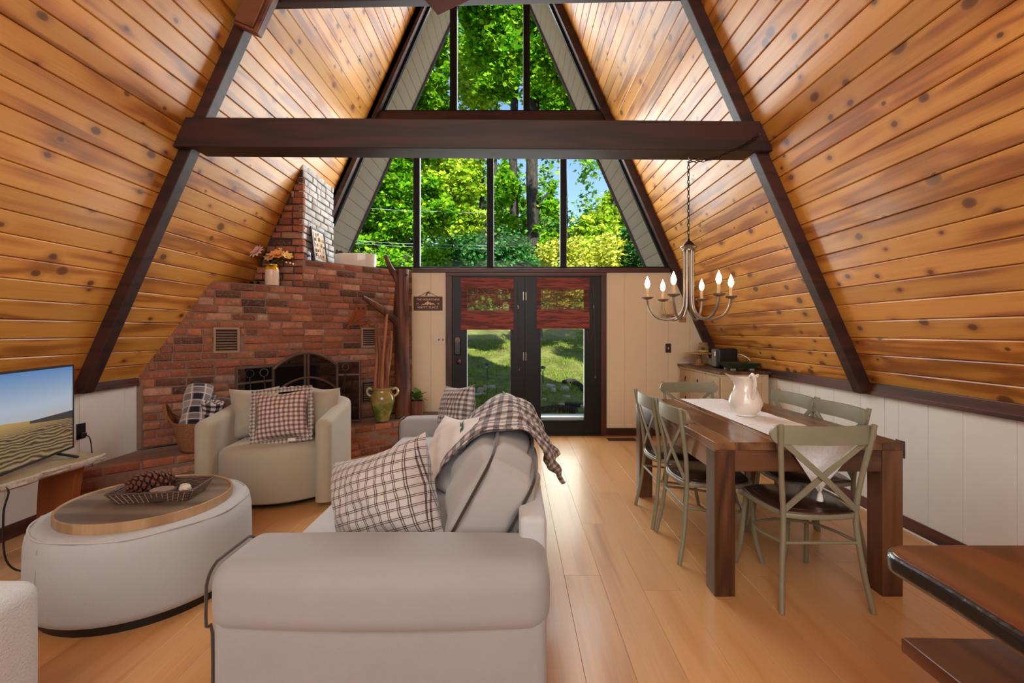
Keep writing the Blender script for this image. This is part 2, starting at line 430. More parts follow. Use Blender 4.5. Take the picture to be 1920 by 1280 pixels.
# tie beam bolted over the rafters, with the recessed strip behind
tie = sempty('beam_tie')
m = MB(); zl, zr, h = 2.772, 2.742, .222
m.extrude([(ceil_l(zl)+.004, 3.445, zl), (ceil_r(zr)-.004, 3.445, zr), (ceil_r(zr+h)-.004, 3.445, zr+h), (ceil_l(zl+h)+.004, 3.445, zl+h)], (0, .063, 0))
m.build('front_board', M['beam'], tie, smooth=False, bevel=.006)
m = MB(); m.extrude([(ceil_l(zl+.02)+.10, 3.515, zl+.012), (ceil_r(zr+.02)-.10, 3.515, zr+.012), (ceil_r(zr+h)-.10, 3.515, zr+h-.01), (ceil_l(zl+h)+.10, 3.515, zl+h-.01)], (0, .165, 0))
m.build('back_board', M['beam'], tie, smooth=False, bevel=.004)
# upper tie board under the ridge
m = MB(); m.extrude([(ceil_l(3.92)+.05, 3.52, 3.905), (ceil_r(3.92)-.05, 3.52, 3.975), (ceil_r(4.1)-.05, 3.52, 4.16), (ceil_l(4.1)+.05, 3.52, 4.10)], (0, .08, 0))
struct(m.build('beam_collar', M['beam'], smooth=False, bevel=.004))
# doubled block nailed on the left rafter
blk = sempty('beam_block')
M['block'] = wood('brown_block_wood', '#7a4a30', '#66392a', '#4a281b', axis='X', across='Z', rough=.5, vary=.05, ringk=3)
d = Vector((CA, 0, SA)); nin = Vector((SA, 0, -CA))
p0 = Vector(((436-964)/860*3.43, 3.43, H+(622-42)/860*3.43))
mm = MB(); P = [p0, p0+nin*.20, p0+nin*.20+d*.9, p0+d*.9]
mm.extrude([(p.x, 3.43, p.z) for p in P], (0, .07, 0)); mm.build('block_board', M['block'], blk, smooth=False, bevel=.008)
mm = MB(); P = [p0+d*.02+nin*.012, p0+nin*.165+d*.02, p0+nin*.165+d*.88, p0+d*.88+nin*.012]
mm.extrude([(p.x, 3.412, p.z) for p in P], (0, .02, 0)); mm.build('facing_board', M['block'], blk, smooth=False, bevel=.006)

# knee walls with grooved panels, baseboards and top trims
def knee(side):
    nm = 'left' if side < 0 else 'right'; X = XL if side < 0 else XR
    w = struct(MB().box2((X, YR, 0), (X+side*.08, YW, ZK)).build('wall_'+nm, M['white'], smooth=False)); y = YR
    k = 0
    while y < YW-.02:
        wd = ((.235, .12, .235, .30, .235)[k % 5]) if side > 0 else ((.41, .30, .52)[k % 3]); k += 1
        y2 = min(y+wd, YW)
        MB().box2((X-side*.006, y+.0018, .02), (X+side*.001, y2-.0018, .91)).build('panel', M['white'], w, smooth=False, bevel=.0015); y = y2
    b = struct(MB().box2((X-side*.016, YR, 0), (X-side*.006, YW, .098)).build('baseboard_'+nm, M['beamY'], smooth=False, bevel=.003))
    if side > 0: MB().box2((X-side*.028, YR, 0), (X-side*.017, YW, .016)).build('shoe_molding', M['whiteplastic'], b, smooth=False, bevel=.004)
    if side < 0:
        for a, e in ((YR, YB-.002), (YB+.098, 4.08)):
            t = struct(MB().box2((X-side*.03, a, .91), (X-side*.0065, e, .975)).build('trim_1', M['beamY'], smooth=False, bevel=.004))
            MB().box2((X-side*.036, a, .905), (X-side*.031, e, .93)).build('lip', M['beamY'], t, smooth=False, bevel=.002)
    else:
        for a, e, zz in ((YR, YB-.002, .02), (YB+.098, YW, 0)):
            t = struct(MB().box2((X-side*.03, a, .905), (X-side*.0065, e, .985+zz*.4)).build('trim_2', M['beamY'], smooth=False, bevel=.004))
            MB().box2((X-side*.036, a, .903), (X-side*.031, e, .932)).build('lip', M['beamY'], t, smooth=False, bevel=.002)
knee(-1); knee(1)

# window wall: cream panels beside the doors
wb = sempty('wall_back')
MB().box2((XL, YW+.012, 0), (-.90, YW+.10, 2.17)).build('sheathing', M['cream'], wb, smooth=False)
MB().box2((1.22, YW+.012, 0), (XR+.02, YW+.10, 2.17)).build('sheathing', M['cream'], wb, smooth=False)
for a, b in ((-1.357, -1.11), (-1.11, -.909), (1.229, 1.47), (1.47, 1.76), (1.76, 2.05), (2.05, 2.34), (2.34, XR)):
    top = min(2.168, ZK+(XR-b)*SL if b > 2.2 else 9) if b < XR else ZK+.02
    if b > 2.06:
        P = [(a+.001, YW, .1), (b-.001, YW, .1), (b-.001, YW, min(2.168, ZK+(XR-b)*SL+.01)), (a+.001, YW, min(2.168, ZK+(XR-a)*SL+.01))]
    else: P = [(a+.001, YW, .1), (b-.001, YW, .1), (b-.001, YW, 2.168), (a+.001, YW, 2.168)]
    MB().extrude(P, (0, .012, 0)).build('panel', M['cream'], wb, smooth=False, bevel=.0012)
struct(MB().box2((1.229, YW-.012, 0), (2.72, YW, .10)).build('baseboard_back', M['casingX'], smooth=False, bevel=.003))
struct(MB().box2((-1.36, YW-.03, 2.169), (2.075, YW+.09, 2.228)).build('trim_3', M['casingX'], smooth=False, bevel=.004))
struct(MB().box2((-.91, YW-.022, 2.124), (1.23, YW+.08, 2.168)).build('trim_4', M['casingX'], smooth=False, bevel=.003))
struct(MB().box2((-.909, YW-.02, 0), (-.824, YW+.09, 2.124)).build('trim_5', M['casing'], smooth=False, bevel=.004))
struct(MB().box2((1.151, YW-.02, 0), (1.229, YW+.09, 2.124)).build('trim_6', M['casing'], smooth=False, bevel=.004))

# tall window bank and the gable windows above it
def xl_in(z): return ceil_l(z)+.115
def xr_in(z): return ceil_r(z)-.115
def window(name, z0, z1, mulls, y=YW+.03):
    o = sempty(name); fr = .03
    MB().box2((xl_in(z0)-.08, y-.02, z0-.025), (xr_in(z0)+.08, y+.05, z0+.012)).build('sill_rail', M['frame_dark'], o, smooth=False, bevel=.003)
    if z1 < 6: MB().box2((xl_in(z1)-.05, y-.02, z1-.012), (xr_in(z1)+.05, y+.05, z1+.1)).build('head_rail', M['frame_dark'], o, smooth=False, bevel=.003)
    for (a, b) in mulls:
        zt = min(z1, APZ-.3); MB().box2((a, y-.025, z0), (b, y+.055, zt)).build('mullion', M['frame_dark'], o, smooth=False, bevel=.004)
        MB().box2(((a+b)/2-.006, y-.031, z0), ((a+b)/2+.006, y-.024, zt)).build('stop_bead', M['frame_dark'], o, smooth=False)
    for s in (-1, 1):
        f = xl_in if s < 0 else xr_in
        P = [(f(z0)+s*.02, y-.01, z0), (f(z0)-s*.03, y-.01, z0), (f(z1)-s*.03, y-.01, z1), (f(z1)+s*.02, y-.01, z1)]
        MB().extrude(P if s > 0 else P[::-1], (0, .05, 0)).build('rake_rail', M['frame_dark'], o, smooth=False)
    edges = [None]+list(mulls)+[None]
    for i in range(len(edges)-1):
        l0 = xl_in(z0) if edges[i] is None else edges[i][1]; l1 = xl_in(z1) if edges[i] is None else edges[i][1]
        r0 = xr_in(z0) if edges[i+1] is None else edges[i+1][0]; r1 = xr_in(z1) if edges[i+1] is None else edges[i+1][0]
        P = [(l0, y+.015, z0), (r0, y+.015, z0)]
        zc = z1
        if edges[i] is None and r1 < l1: zc = ZK+(r0-.115-XL)*SL; P += [(r0, y+.015, zc)]
        elif edges[i+1] is None and r1 < l1: zc = ZK+(XR-.115-l0)*SL; P += [(l0, y+.015, zc)]
        else: P += [(r1, y+.015, z1), (l1, y+.015, z1)]
        MB().add(P, [tuple(range(len(P)))]).build('pane', M['glass'], o, smooth=False)
window('window_1', 2.24, 3.98, [(-1.347, -1.259), (-.364, -.274), (.615, .701)])
window('window_2', 4.33, 6.6, [(-.858, -.762), (.121, .211)])
struct(MB().box2((ceil_l(4.1), YW-.02, 4.06), (ceil_r(4.1), YW+.09, 4.31)).build('beam_header', M['beam'], smooth=False))

# boarded roof overhang outside with its dark edge board
M['soffit'] = plain('grey_soffit_board', '#e6d6ca', .8, var=.08, bump=.1)
for side in (-1, 1):
    o = sempty('roof_overhang'); d = Vector((CA if side < 0 else -CA, 0, SA)); nrm = Vector((side*SA, 0, CA)); base = Vector((XL if side < 0 else XR, 0, ZK))-nrm*.01
    me = plank_mesh('soffit_board', .165, 1.05, .02, M['soffit'], .006)
    ydir = Vector((0, 1 if side < 0 else -1, 0))
    for i in range(int(slope_len/.168)+1):
        c = base+d*(.168*(i+.5))
        inst('board', me, o, Matrix((Vector((d.x, ydir.x, nrm.x, c.x)), Vector((d.y, ydir.y, nrm.y, YW+.09+.525)), Vector((d.z, ydir.z, nrm.z, c.z)), Vector((0, 0, 0, 1)))))
    P = [base-nrm*.03, base+d*(slope_len+.05)-nrm*.03, base+d*(slope_len+.05)+nrm*.2, base+nrm*.2]
    MB().extrude([(p.x, YW+1.13, p.z) for p in P], (0, .05, 0)).build('edge_board', plain('grey_fascia', '#57505a', .7, var=.1), o, smooth=False)
    P = [base+nrm*.03, base+d*(slope_len+.05)+nrm*.03, base+d*(slope_len+.05)+nrm*.2, base+nrm*.2]
    MB().extrude([(p.x, YW+.05, p.z) for p in P], (0, 1.08, 0)).build('roof_deck', M['beam'], o, smooth=False)

# closed gable wall behind the camera; the rear area light stands before it
wf = MB(); wf.extrude([(XL-.1, YR, -.05), (XR+.1, YR, -.05), (XR+.1, YR, ZK), (APX, YR, APZ+.2), (XL-.1, YR, ZK)], (0, -.08, 0))
struct(wf.build('wall_front', M['cream'], smooth=False))

# ---------------------------------------------------------------- double doors
def door(nm, x0, x1, gx0, gx1, hinge_x, label_knob):
    o = sempty(nm); y0, y1 = YW-.012, YW+.04; z0, z1, gz0, gz1 = .012, 2.12, .208, 1.97
    m = MB(); m.box2((x0, y0, z0), (gx0, y1, z1)); m.box2((gx1, y0, z0), (x1, y1, z1)); m.box2((gx0, y0, z0), (gx1, y1, gz0)); m.box2((gx0, y0, gz1), (gx1, y1, z1))
    m.build('door_leaf', M['black_door'], o, smooth=False, bevel=.002)
    b = MB()
    for a, c in (((gx0-.022, gz0-.022), (gx1+.022, gz0)), ((gx0-.022, gz1), (gx1+.022, gz1+.022)), ((gx0-.022, gz0), (gx0, gz1)), ((gx1, gz0), (gx1+.022, gz1))): b.box2((a[0], y0-.006, a[1]), (c[0], y0+.002, c[1]))
    b.build('glazing_bead', M['black_door'], o, smooth=False, bevel=.002)
    MB().box2((gx0, y0+.02, gz0), (gx1, y0+.024, gz1)).build('pane', M['glass'], o, smooth=False)
    for z in (1.8, 1.0, .25):
        hg = MB(); hg.tube([(hinge_x, y0-.006, z), (hinge_x, y0-.006, z+.11)], .006, 8); hg.box2((hinge_x-.012, y0-.003, z), (hinge_x+.012, y0, z+.11)); hg.build('hinge', M['nickel'], o)
    return o
dl = door('door_1', -.822, .1416, -.625, -.05, .132, True)
k = MB(); k.box((-.752, YW-.024, 1.185), (.085, .022, .225)); k.build('deadbolt', plain('black_lock', '#18181a', .3), dl, bevel=.012)
k = MB(); k.lathe([(.0, 0), (.036, 0), (.036, .008), (.0, .01)], 20); k.build('keypad_cover', plain('grey_keypad', '#6e5d52', .4), dl, loc=(-.752, YW-.034, 1.272), rot=(PI/2, 0, 0))
k = MB(); k.lathe([(.033, 0), (.033, .008), (.013, .012), (.013, .032), (.027, .042), (.031, .056), (.022, .068), (0, .07)], 20); k.build('knob', plain('oil_bronze', '#3b2820', .3, metal=.8), dl, loc=(-.735, YW-.012, .985), rot=(PI/2, 0, 0))
dr = door('door_2', .1424, 1.150, .355, .931, .15, False)
struct(MB().box2((-.83, YW-.03, 0), (1.16, YW+.09, .014)).build('trim_7', plain('dark_threshold', '#3a1a12', .4), smooth=False, bevel=.003))
struct(MB().box2((-.9, YW+.12, .13), (1.3, YW+.36, .226)).build('doorstep_sill', plain('white_step', '#d8dee2', .5, var=.04), smooth=False, bevel=.006))

# ---------------------------------------------------------------- woven wood blinds
M['bamboo'] = wood('red_woven_bamboo', '#9a4434', '#7c2d22', '#3d120e', axis='X', across='Z', rough=.6, vary=.05, ringk=3, grain=5)
M['cord'] = plain('brown_cord', '#6b4636', .8)
def blind(x0, x1, zt, zb, label, cordx, zc0, zc1):
    t = thing('bamboo_blind', label, 'blind', ((x0+x1)/2, YW-.034, zb), group='woven blinds on the double doors')
    hw = (x1-x0)/2; Ht = zt-zb
    MB().box2((-hw, -.002, Ht-.025), (hw, .018, Ht+.004)).build('head_rail', M['bamboo'], t, smooth=False, bevel=.002)
    v = MB(); z = Ht-.004                                   # closely laid valance
    while z > Ht-.145: v.box((0, -.012+random.uniform(-.001, .001), z), (2*hw+random.uniform(-.004, .004), .003, .0085)); z -= .0088
    v.build('valance', M['bamboo'], t, smooth=False)
    s = MB(); z = Ht-.14
    while z > .245: s.box((random.uniform(-.002, .002), -.004+random.uniform(-.001, .001), z), (2*hw-.006, .0025, random.choice((.0045, .0055, .0075)))); z -= .0102
    s.build('slats', M['bamboo'], t, smooth=False)['kind'] = 'stuff'
    f = MB()
    for lay, (za, zb2) in enumerate(((.015, .25), (.0, .20), (.03, .17))):
        z = za
        while z < zb2: f.box((0, -.008-.007*lay+random.uniform(-.001, .001), z), (2*hw+random.uniform(-.005, .003), .003, .0086)); z += .0089
    f.build('folds', M['bamboo'], t, smooth=False)['kind'] = 'stuff'
    MB().box2((-hw-.002, -.03, -.004), (hw+.002, -.004, .014)).build('bottom_rail', M['bamboo'], t, smooth=False, bevel=.003)
    st = MB()
    for i in range(17): x = -hw+.03+i*(2*hw-.06)/16; st.box((x, -.0075, Ht/2+.06), (.0022, .0022, Ht-.13))
    st.build('warp_threads', M['cord'], t, smooth=False)
    cx = cordx-(x0+x1)/2; c = MB()
    c.tube(smoothpts([(cx-.02, -.012, Ht-.03), (cx-.012, -.02, zc0-zb), (cx+.004, -.02, (zc0+zc1)/2-zb), (cx+.01, -.02, zc1-zb)]), .0022, 5)
    c.tube(smoothpts([(cx-.02, -.012, Ht-.03), (cx-.004, -.022, zc0-zb), (cx-.02, -.02, zc0-.28-zb), (cx-.075, -.012, zc0-.42-zb), (hw-.03, -.01, .0)]), .002, 5)
    c.build('pull_cord', M['cord'], t)
    MB().lathe([(.003, 0), (.011, -.02), (.012, -.028), (0, -.03)], 10).build('tassel', plain('wood_tassel', '#8a4a34', .5), t, loc=(cx+.01, -.02, zc1-zb))
    MB().box((cx-.01, -.014, zc0-zb+.05), (.014, .01, .05)).build('cleat', M['nickel'], t, bevel=.003)
blind(-.703, -.007, 2.092, 1.412, 'red brown woven bamboo blind over the left door with knob', .06, 1.66, .90)
blind(.298, .995, 2.092, 1.425, 'red brown woven bamboo blind over the right door without knob', 1.06, 1.66, .80)

# ================================================================== CORNER FIREPLACE
WA = Vector((-3.37, 4.10)); WU = Vector((1, 1)).normalized(); WN = Vector((1, -1)).normalized(); WLEN = (Vector((-1.36, 6.11))-WA).length
def wall_pt(s, z, off=0.0): p = WA+WU*s+WN*off; return Vector((p.x, p.y, z))
def diag_s(p): return (Vector(p[:2])-WA).dot(WU)
HZ = .33; LEDGE, TOP = 1.878, 2.187; CHX, CHY = -2.355, 5.12
S_CH = diag_s((CHX, CHX+7.47))
brick_sets = {}
def brick_mesh(l, h, d, k, mat):
    key = (round(l, 3), round(h, 3), k, mat)
    if key in brick_sets: return brick_sets[key]
    rr = random.Random(k*7+int(l*1000)); m = MB(); e = .008; j = lambda a=.0055: rr.uniform(-a, a)
    front = [(-l/2+e+j(), -h/2+e+j(), 0+j(.002)), (l/2-e+j(), -h/2+e+j(), j(.002)), (l/2-e+j(), h/2-e+j(), j(.002)), (-l/2+e+j(), h/2-e+j(), j(.002))]
    mid = [(-l/2+j(.002), -h/2+j(.002), -e), (l/2+j(.002), -h/2+j(.002), -e), (l/2+j(.002), h/2+j(.002), -e), (-l/2+j(.002), h/2+j(.002), -e)]
    back = [(x, y, -d) for x, y, z in mid]
    m.add(front+mid+back, [(0, 1, 2, 3)]+[(i+4, (i+1) % 4+4, (i+1) % 4, i) for i in range(4)]+[(i+8, (i+1) % 4+8, (i+1) % 4+4, i+4) for i in range(4)])
    brick_sets[key] = m.mesh('brick', M[mat], smooth=True, angle=50); return brick_sets[key]
def frame_mx(o, x, y, z): return Matrix((Vector((x[0], y[0], z[0], o[0])), Vector((x[1], y[1], z[1], o[1])), Vector((x[2], y[2], z[2], o[2])), Vector((0, 0, 0, 1))))
BR = []     # waiting bricks of one thing: (matrix, length, height, variant, material, depth)
def lay(origin, u, v, n, width, height, inside, mat='brick', bl=.217, bh=.066, joint=.0113, shift=0.0, jit=.004):
    rows = int(height/(bh+joint)+.3)
    for r in range(rows):
        z = (r+.5)*(bh+joint); x = -((r % 2)*.5*(bl+joint))+shift+random.uniform(-.015, .015)
        while x < width:
            l = bl*random.choice((1, 1, 1, .97, 1.03, .62, .5)) if jit else bl
            a, b = max(x, 0), min(x+l, width); x += l+joint
            if b-a < .035: continue
            c = (a+b)/2
            # trim at openings
            if not (inside(a+.01, z) and inside(b-.01, z)):
                if inside(c, z):
                    while not inside(a+.01, z) and a < b: a += .02
                    while not inside(b-.01, z) and a < b: b -= .02
                elif inside(a+.01, z) and inside(a+.025, z):
                    while not inside(b-.01, z): b -= .02
                elif inside(b-.01, z) and inside(b-.025, z):
                    while not inside(a+.01, z): a += .02
                else: continue
            if b-a < .022: continue
            L = round((b-a)/.005)*.005
            o = Vector(origin)+Vector(u)*((a+b)/2)+Vector(v)*(z+random.uniform(-.0035, .0035))+Vector(n)*random.uniform(-.006, jit*1.6)
            tilt = Matrix.Rotation(random.uniform(-.012, .012), 4, 'Z')
            BR.append((frame_mx(o, u, v, n) @ tilt, L, bh, random.randrange(6), mat, .05))
def hang(parent, limit=300, inv=None):
    """the bricks that show largest become parts, the rest one joined part"""
    global BR
    def size(b):
        p = b[0].translation; return b[1]*b[2]/max(p.y, .5)**2
    BR.sort(key=size, reverse=True); rest = MB()
    for i, (mx, L, h, k, mat, d) in enumerate(BR):
        me = brick_mesh(L, h, d, k, mat)
        if i < limit: inst('brick', me, parent, mx)
        else: rest.add([v.co for v in me.vertices], [tuple(p.vertices) for p in me.polygons], mx)
    if rest.v: rest.build('brick_rest', M['brick'], parent, angle=50)['kind'] = 'stuff'
    BR = []
u3 = Vector((WU.x, WU.y, 0)); n3 = Vector((WN.x, WN.y, 0)); z3 = Vector((0, 0, 1))

# --- brick wall with the firebox
fp = thing('corner_fireplace', 'old red brick corner fireplace wall set diagonally under the left slope', 'fireplace')
OP0, OP1, OPZ = .86, 1.62, 1.0
VENTS = [(diag_s((-2.959, 4.511)), diag_s((-2.798, 4.672)), 1.17, 1.425), (diag_s((-1.869, 5.601)), diag_s((-1.729, 5.741)), 1.19, 1.43), (diag_s((-1.85, 5.62)), diag_s((-1.70, 5.77)), .52, .76)]
def in_wall(s, z0):
    z = z0+HZ
    if s < -.02 or s > WLEN: return False
    if OP0 < s < OP1 and z < OPZ: return False
    for a, b, c, d in VENTS:
        if a-.008 < s < b+.008 and c-.02 < z < d+.02: return False
    if s < S_CH and z > LEDGE: return False
    p = wall_pt(s, z)
    if z > ZK and p.x < ceil_l(z)+.01: return False
    return z < TOP
lay(wall_pt(0, HZ), u3, z3, n3, WLEN, TOP-HZ, in_wall, shift=.03)
# mortar body behind the brick faces
m = MB()
zz = [(0, 0), (0, 1.0)]
def body(poly, depth): m.extrude([wall_pt(s, z, -.009) for s, z in poly], -n3*depth)
sl_s = lambda z: diag_s((ceil_l(z), ceil_l(z)+7.47))
body([(0, HZ), (OP0, HZ), (OP0, LEDGE), (sl_s(LEDGE), LEDGE), (0, ZK)], .10)
body([(OP0, OPZ), (OP1, OPZ), (OP1, TOP), (S_CH, TOP), (S_CH, LEDGE), (OP0, LEDGE)], .10)
body([(OP1, HZ), (WLEN, HZ), (WLEN, TOP), (OP1, TOP)], .10)
# side pier that closes the gap to the knee wall and shelves behind the front
m.extrude([(XL+.008, 4.085, .33), (XL+.03, 4.105, .33), (XL+.03, 4.4, .33), (XL+.008, 4.4, .33)], (0, 0, .6))
m.build('mortar', M['mortar'], fp, smooth=False)
m = MB(); P = [wall_pt(sl_s(LEDGE)+.02, LEDGE-.02, -.02), wall_pt(S_CH, LEDGE-.02, -.02), (CHX, CHY+.35, LEDGE-.02), (-2.95, CHY+.35, LEDGE-.02)]
m.extrude(P, (0, 0, .02)); P = [wall_pt(S_CH, TOP-.02, -.02), wall_pt(WLEN-.02, TOP-.02, -.02), (CHX, YW-.02, TOP-.02)]; m.extrude(P, (0, 0, .018)); m.build('ledge_bed', M['mortar'], fp, smooth=False)
m = MB()
for a, b, c in ((OP0, OP1, 0),): 
    m.extrude([wall_pt(OP0-.02, HZ, -.48), wall_pt(OP1+.02, HZ, -.48), wall_pt(OP1+.02, OPZ+.05, -.48), wall_pt(OP0-.02, OPZ+.05, -.48)], -n3*.03)
    m.extrude([wall_pt(OP0-.02, HZ, -.02), wall_pt(OP0-.02, HZ, -.48), wall_pt(OP0-.02, OPZ+.05, -.48), wall_pt(OP0-.02, OPZ+.05, -.02)], -u3*.03)
    m.extrude([wall_pt(OP1+.02, HZ, -.02), wall_pt(OP1+.02, HZ, -.48), wall_pt(OP1+.02, OPZ+.05, -.48), wall_pt(OP1+.02, OPZ+.05, -.02)], u3*.03)
    m.extrude([wall_pt(OP0-.02, OPZ+.02, -.05), wall_pt(OP1+.02, OPZ+.02, -.05), wall_pt(OP1+.02, OPZ+.02, -.48), wall_pt(OP0-.02, OPZ+.02, -.48)], z3*.03)
m.build('firebox', M['soot'], fp, smooth=False)
hang(fp)
M['ventframe'] = plain('tan_vent_paint', '#a2826c', .6, var=.06); M['ventslat'] = plain('brown_louver_paint', '#33261f', .6, var=.08)
for i, (a, b, c, d) in enumerate(VENTS):
    mx = frame_mx(wall_pt(a, c, .006), u3, z3, n3); w, h = b-a, d-c; fw_ = .02 if i < 2 else .004
    vm = MB(); vm.box2((0, 0, -.012), (w, fw_, .004)); vm.box2((0, h-fw_, -.012), (w, h, .004)); vm.box2((0, fw_, -.012), (fw_, h-fw_, .004)); vm.box2((w-fw_, fw_, -.012), (w, h-fw_, .004))
    vo = vm.build('vent', M['ventframe'] if i < 2 else M['iron'], fp, smooth=False); vo.matrix_local = mx
    bk = MB().box2((.004, .004, -.03), (w-.004, h-.004, -.026)).build('backing', M['soot'], vo, smooth=False)
    n = 8 if i < 2 else 9
    for q in range(n): MB().box((w/2, fw_+(h-2*fw_)*(q+.5)/n, -.006), (w-2*fw_, .013, .002), rot=(.7, 0, 0)).build('slat', M['ventslat'], vo, smooth=False)

# --- chimney shaft, its side towards the window whitewashed
ch = thing('brick_chimney', 'chimney shaft of dark front bricks and whitewashed side bricks above the fireplace', 'chimney')
def in_front(s, z): 
    x = -2.98+s; zz = LEDGE+z
    return x < CHX+.012 and x > ceil_l(zz)+.015
lay((-2.98, CHY, LEDGE), (1, 0, 0), z3, (0, -1, 0), 2.98+CHX, 1.5, in_front, shift=.055)
ZTOP = ZK+(CHX-XL)*SL
def in_side(s, z): return 0 <= s <= .87 and TOP+z < ZTOP-.02
lay((CHX, CHY+.004, TOP), (0, 1, 0), z3, (1, 0, 0), .87, 1.2, in_side, mat='whitebrick', jit=.003)
hang(ch)
m = MB(); m.extrude([(ceil_l(LEDGE)+.2, CHY+.012, LEDGE-.03), (CHX-.012, CHY+.012, LEDGE-.03), (CHX-.012, CHY+.012, ZTOP-.01), (ceil_l(LEDGE+.3)-.0, CHY+.012, LEDGE+.3)], (0, .86, 0)); m.build('mortar', M['darkmortar'], ch, smooth=False)

# --- raised hearth
HF = -6.775     # front plane x - y
he = thing('raised_hearth', 'raised red brick hearth along the foot of the fireplace', 'hearth')
hs0 = Vector((XL+.012, XL+.012-HF)); he_len = (Vector((YW-.02+HF, YW-.02))-hs0).length
dep = -(HF+7.47)/math.sqrt(2)
o3 = Vector((hs0.x, hs0.y, 0))
lay(o3, u3, z3, n3, he_len, HZ-.07, lambda s, z: True, shift=.05)
# soldier course along the top edge, then pavers behind it
def pave(u, v, w, h, org, l, b, shiftrow):
    r = 0; y = 0.0
    while y < h-.03:
        x = -shiftrow*(r % 2)
        while x < w:
            a, e = max(0, x), min(w, x+l); x += l+.011
            if e-a > .05:
                c = Vector(org)+Vector(u)*((a+e)/2)+Vector(v)*(y+b/2); p = c
                if p.x > XL+.03 and p.y < YW-.03 and p.y > 3.3: BR.append((frame_mx(c+z3*random.uniform(-.003, .002), u, v, z3), round((e-a)/.02)*.02, b, random.randrange(3), 'brick', .05))
        y += b+.011; r += 1
pave(u3, -n3, he_len, dep-.01, o3+z3*HZ+n3*.012, .217, .10, .11)
k = len(BR)
x = .0
while x < he_len-.1:
    BR.append((frame_mx(o3+u3*(x+.1085)+z3*(HZ-.036)+n3*(.01+random.uniform(-.003, .003)), u3, z3, n3), .21, .062, random.randrange(3), 'brick', .05)); x += .2285
hang(he)
m = MB(); q = lambda p, z: (p.x, p.y, z)
PA = hs0-WN*.004; PB = hs0+WU*he_len-WN*.004
P = [q(PA, 0), q(PB, 0), (-1.37, YW-.014, 0), (WA.x+.012, WA.y, 0), (XL+.012, PA.y, 0)]
m.extrude(P, (0, 0, HZ-.009)); m.build('mortar', M['mortar'], he, smooth=False)

# ================================================================== OUTSIDE
def gz(x, y): return .05+.0095*max(0, min(y, 19)-6.3)**2+.11*max(0, y-19)+.05*math.sin(x*1.7+y*.9)*min(1, max(0, y-7.5)/3)+.03*math.sin(x*4.1-y*2.3)*min(1, max(0, y-7.5)/3)
t = NT('mossy_ground'); v = t.coord()
c = t.ramp(t.noise(v, 1.3, 6, .65), [(.3, C('#3c411b')), (.42, C('#565d26')), (.55, C('#76803c')), (.63, C('#695f40')), (.75, C('#7d714f'))])
c = t.mix(t.ramp(t.noise(v, 6, 6, .75), [(.45, (0,)*3), (.62, (.9,)*3)]), c, C('#5d543c')); c = t.mix(t.ramp(t.noise(v, 14, 4, .7), [(.5, (0,)*3), (.75, (.7,)*3)]), c, C('#7f8d42'))
t.col(c); t.bump(t.noise(v, 9, 6, .7), .8, .06); t.par(.95, spec=.1); M['ground'] = t.m
from mathutils import noise as mnoise
def gpt(a, b):
    q = 2*a-1; x = .4+3.2*q+32*q**7; y = 6.25+6*b+54*b**4; f = min(1, max(0, y-6.9)/1.2)*(1 if y < 24 else .3)
    return (x, y, gz(x, y)+f*(.055*mnoise.noise(Vector((x*1.6, y*1.6, 0)))+.03*mnoise.noise(Vector((x*5, y*5, 3)))+.016*mnoise.noise(Vector((x*15, y*15, 7)))))
g = MB().grid(gpt, 190, 190).build('ground_hillside', M['ground'], angle=180); struct(g)
def leafmat(name, c1, c2, c3, trans=.45):
    t = NT(name); t.t.nodes.remove(t.p); gi = t.n('ShaderNodeNewGeometry').outputs['Random Per Island']
    cc = t.ramp(gi, [(0, C(c1)), (.5, C(c2)), (1, C(c3))]); cc = t.mix(t.math('MULTIPLY', t.noise(t.coord(), .9, 3), .55), cc, C(c1))
    d = t.n('ShaderNodeBsdfDiffuse'); tr = t.n('ShaderNodeBsdfTranslucent'); mx = t.n('ShaderNodeMixShader'); mx.inputs[0].default_value = trans
    t.l(cc, d.inputs[0]); t.l(cc, tr.inputs[0]); t.l(d.outputs[0], mx.inputs[1]); t.l(tr.outputs[0], mx.inputs[2]); t.l(mx.outputs[0], t.out.inputs[0]); return t.m
M['maple'] = leafmat('maple_leaves', '#3f7f14', '#6aa81c', '#b5d433')
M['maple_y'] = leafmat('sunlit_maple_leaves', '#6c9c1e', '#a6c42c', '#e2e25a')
M['shrub'] = leafmat('dark_shrub_leaves', '#1f4f22', '#357034', '#6a9a4c', .3)
M['shrub_y'] = leafmat('pale_shrub_leaves', '#8f9f2c', '#c4c745', '#eee77c')
M['far'] = leafmat('far_tree_leaves', '#3c6f2a', '#6a9c3a', '#a5c25a')
t = NT('grey_bark'); v = t.mapping(t.coord(), (9, 9, 1.6)); n1 = t.noise(v, 3, 6, .7)
t.col(t.ramp(n1, [(.3, C('#1c1917')), (.55, C('#3f3b37')), (.8, C('#68625b'))])); t.bump(n1, .9, .05); t.par(.95, spec=.1); M['bark'] = t.m
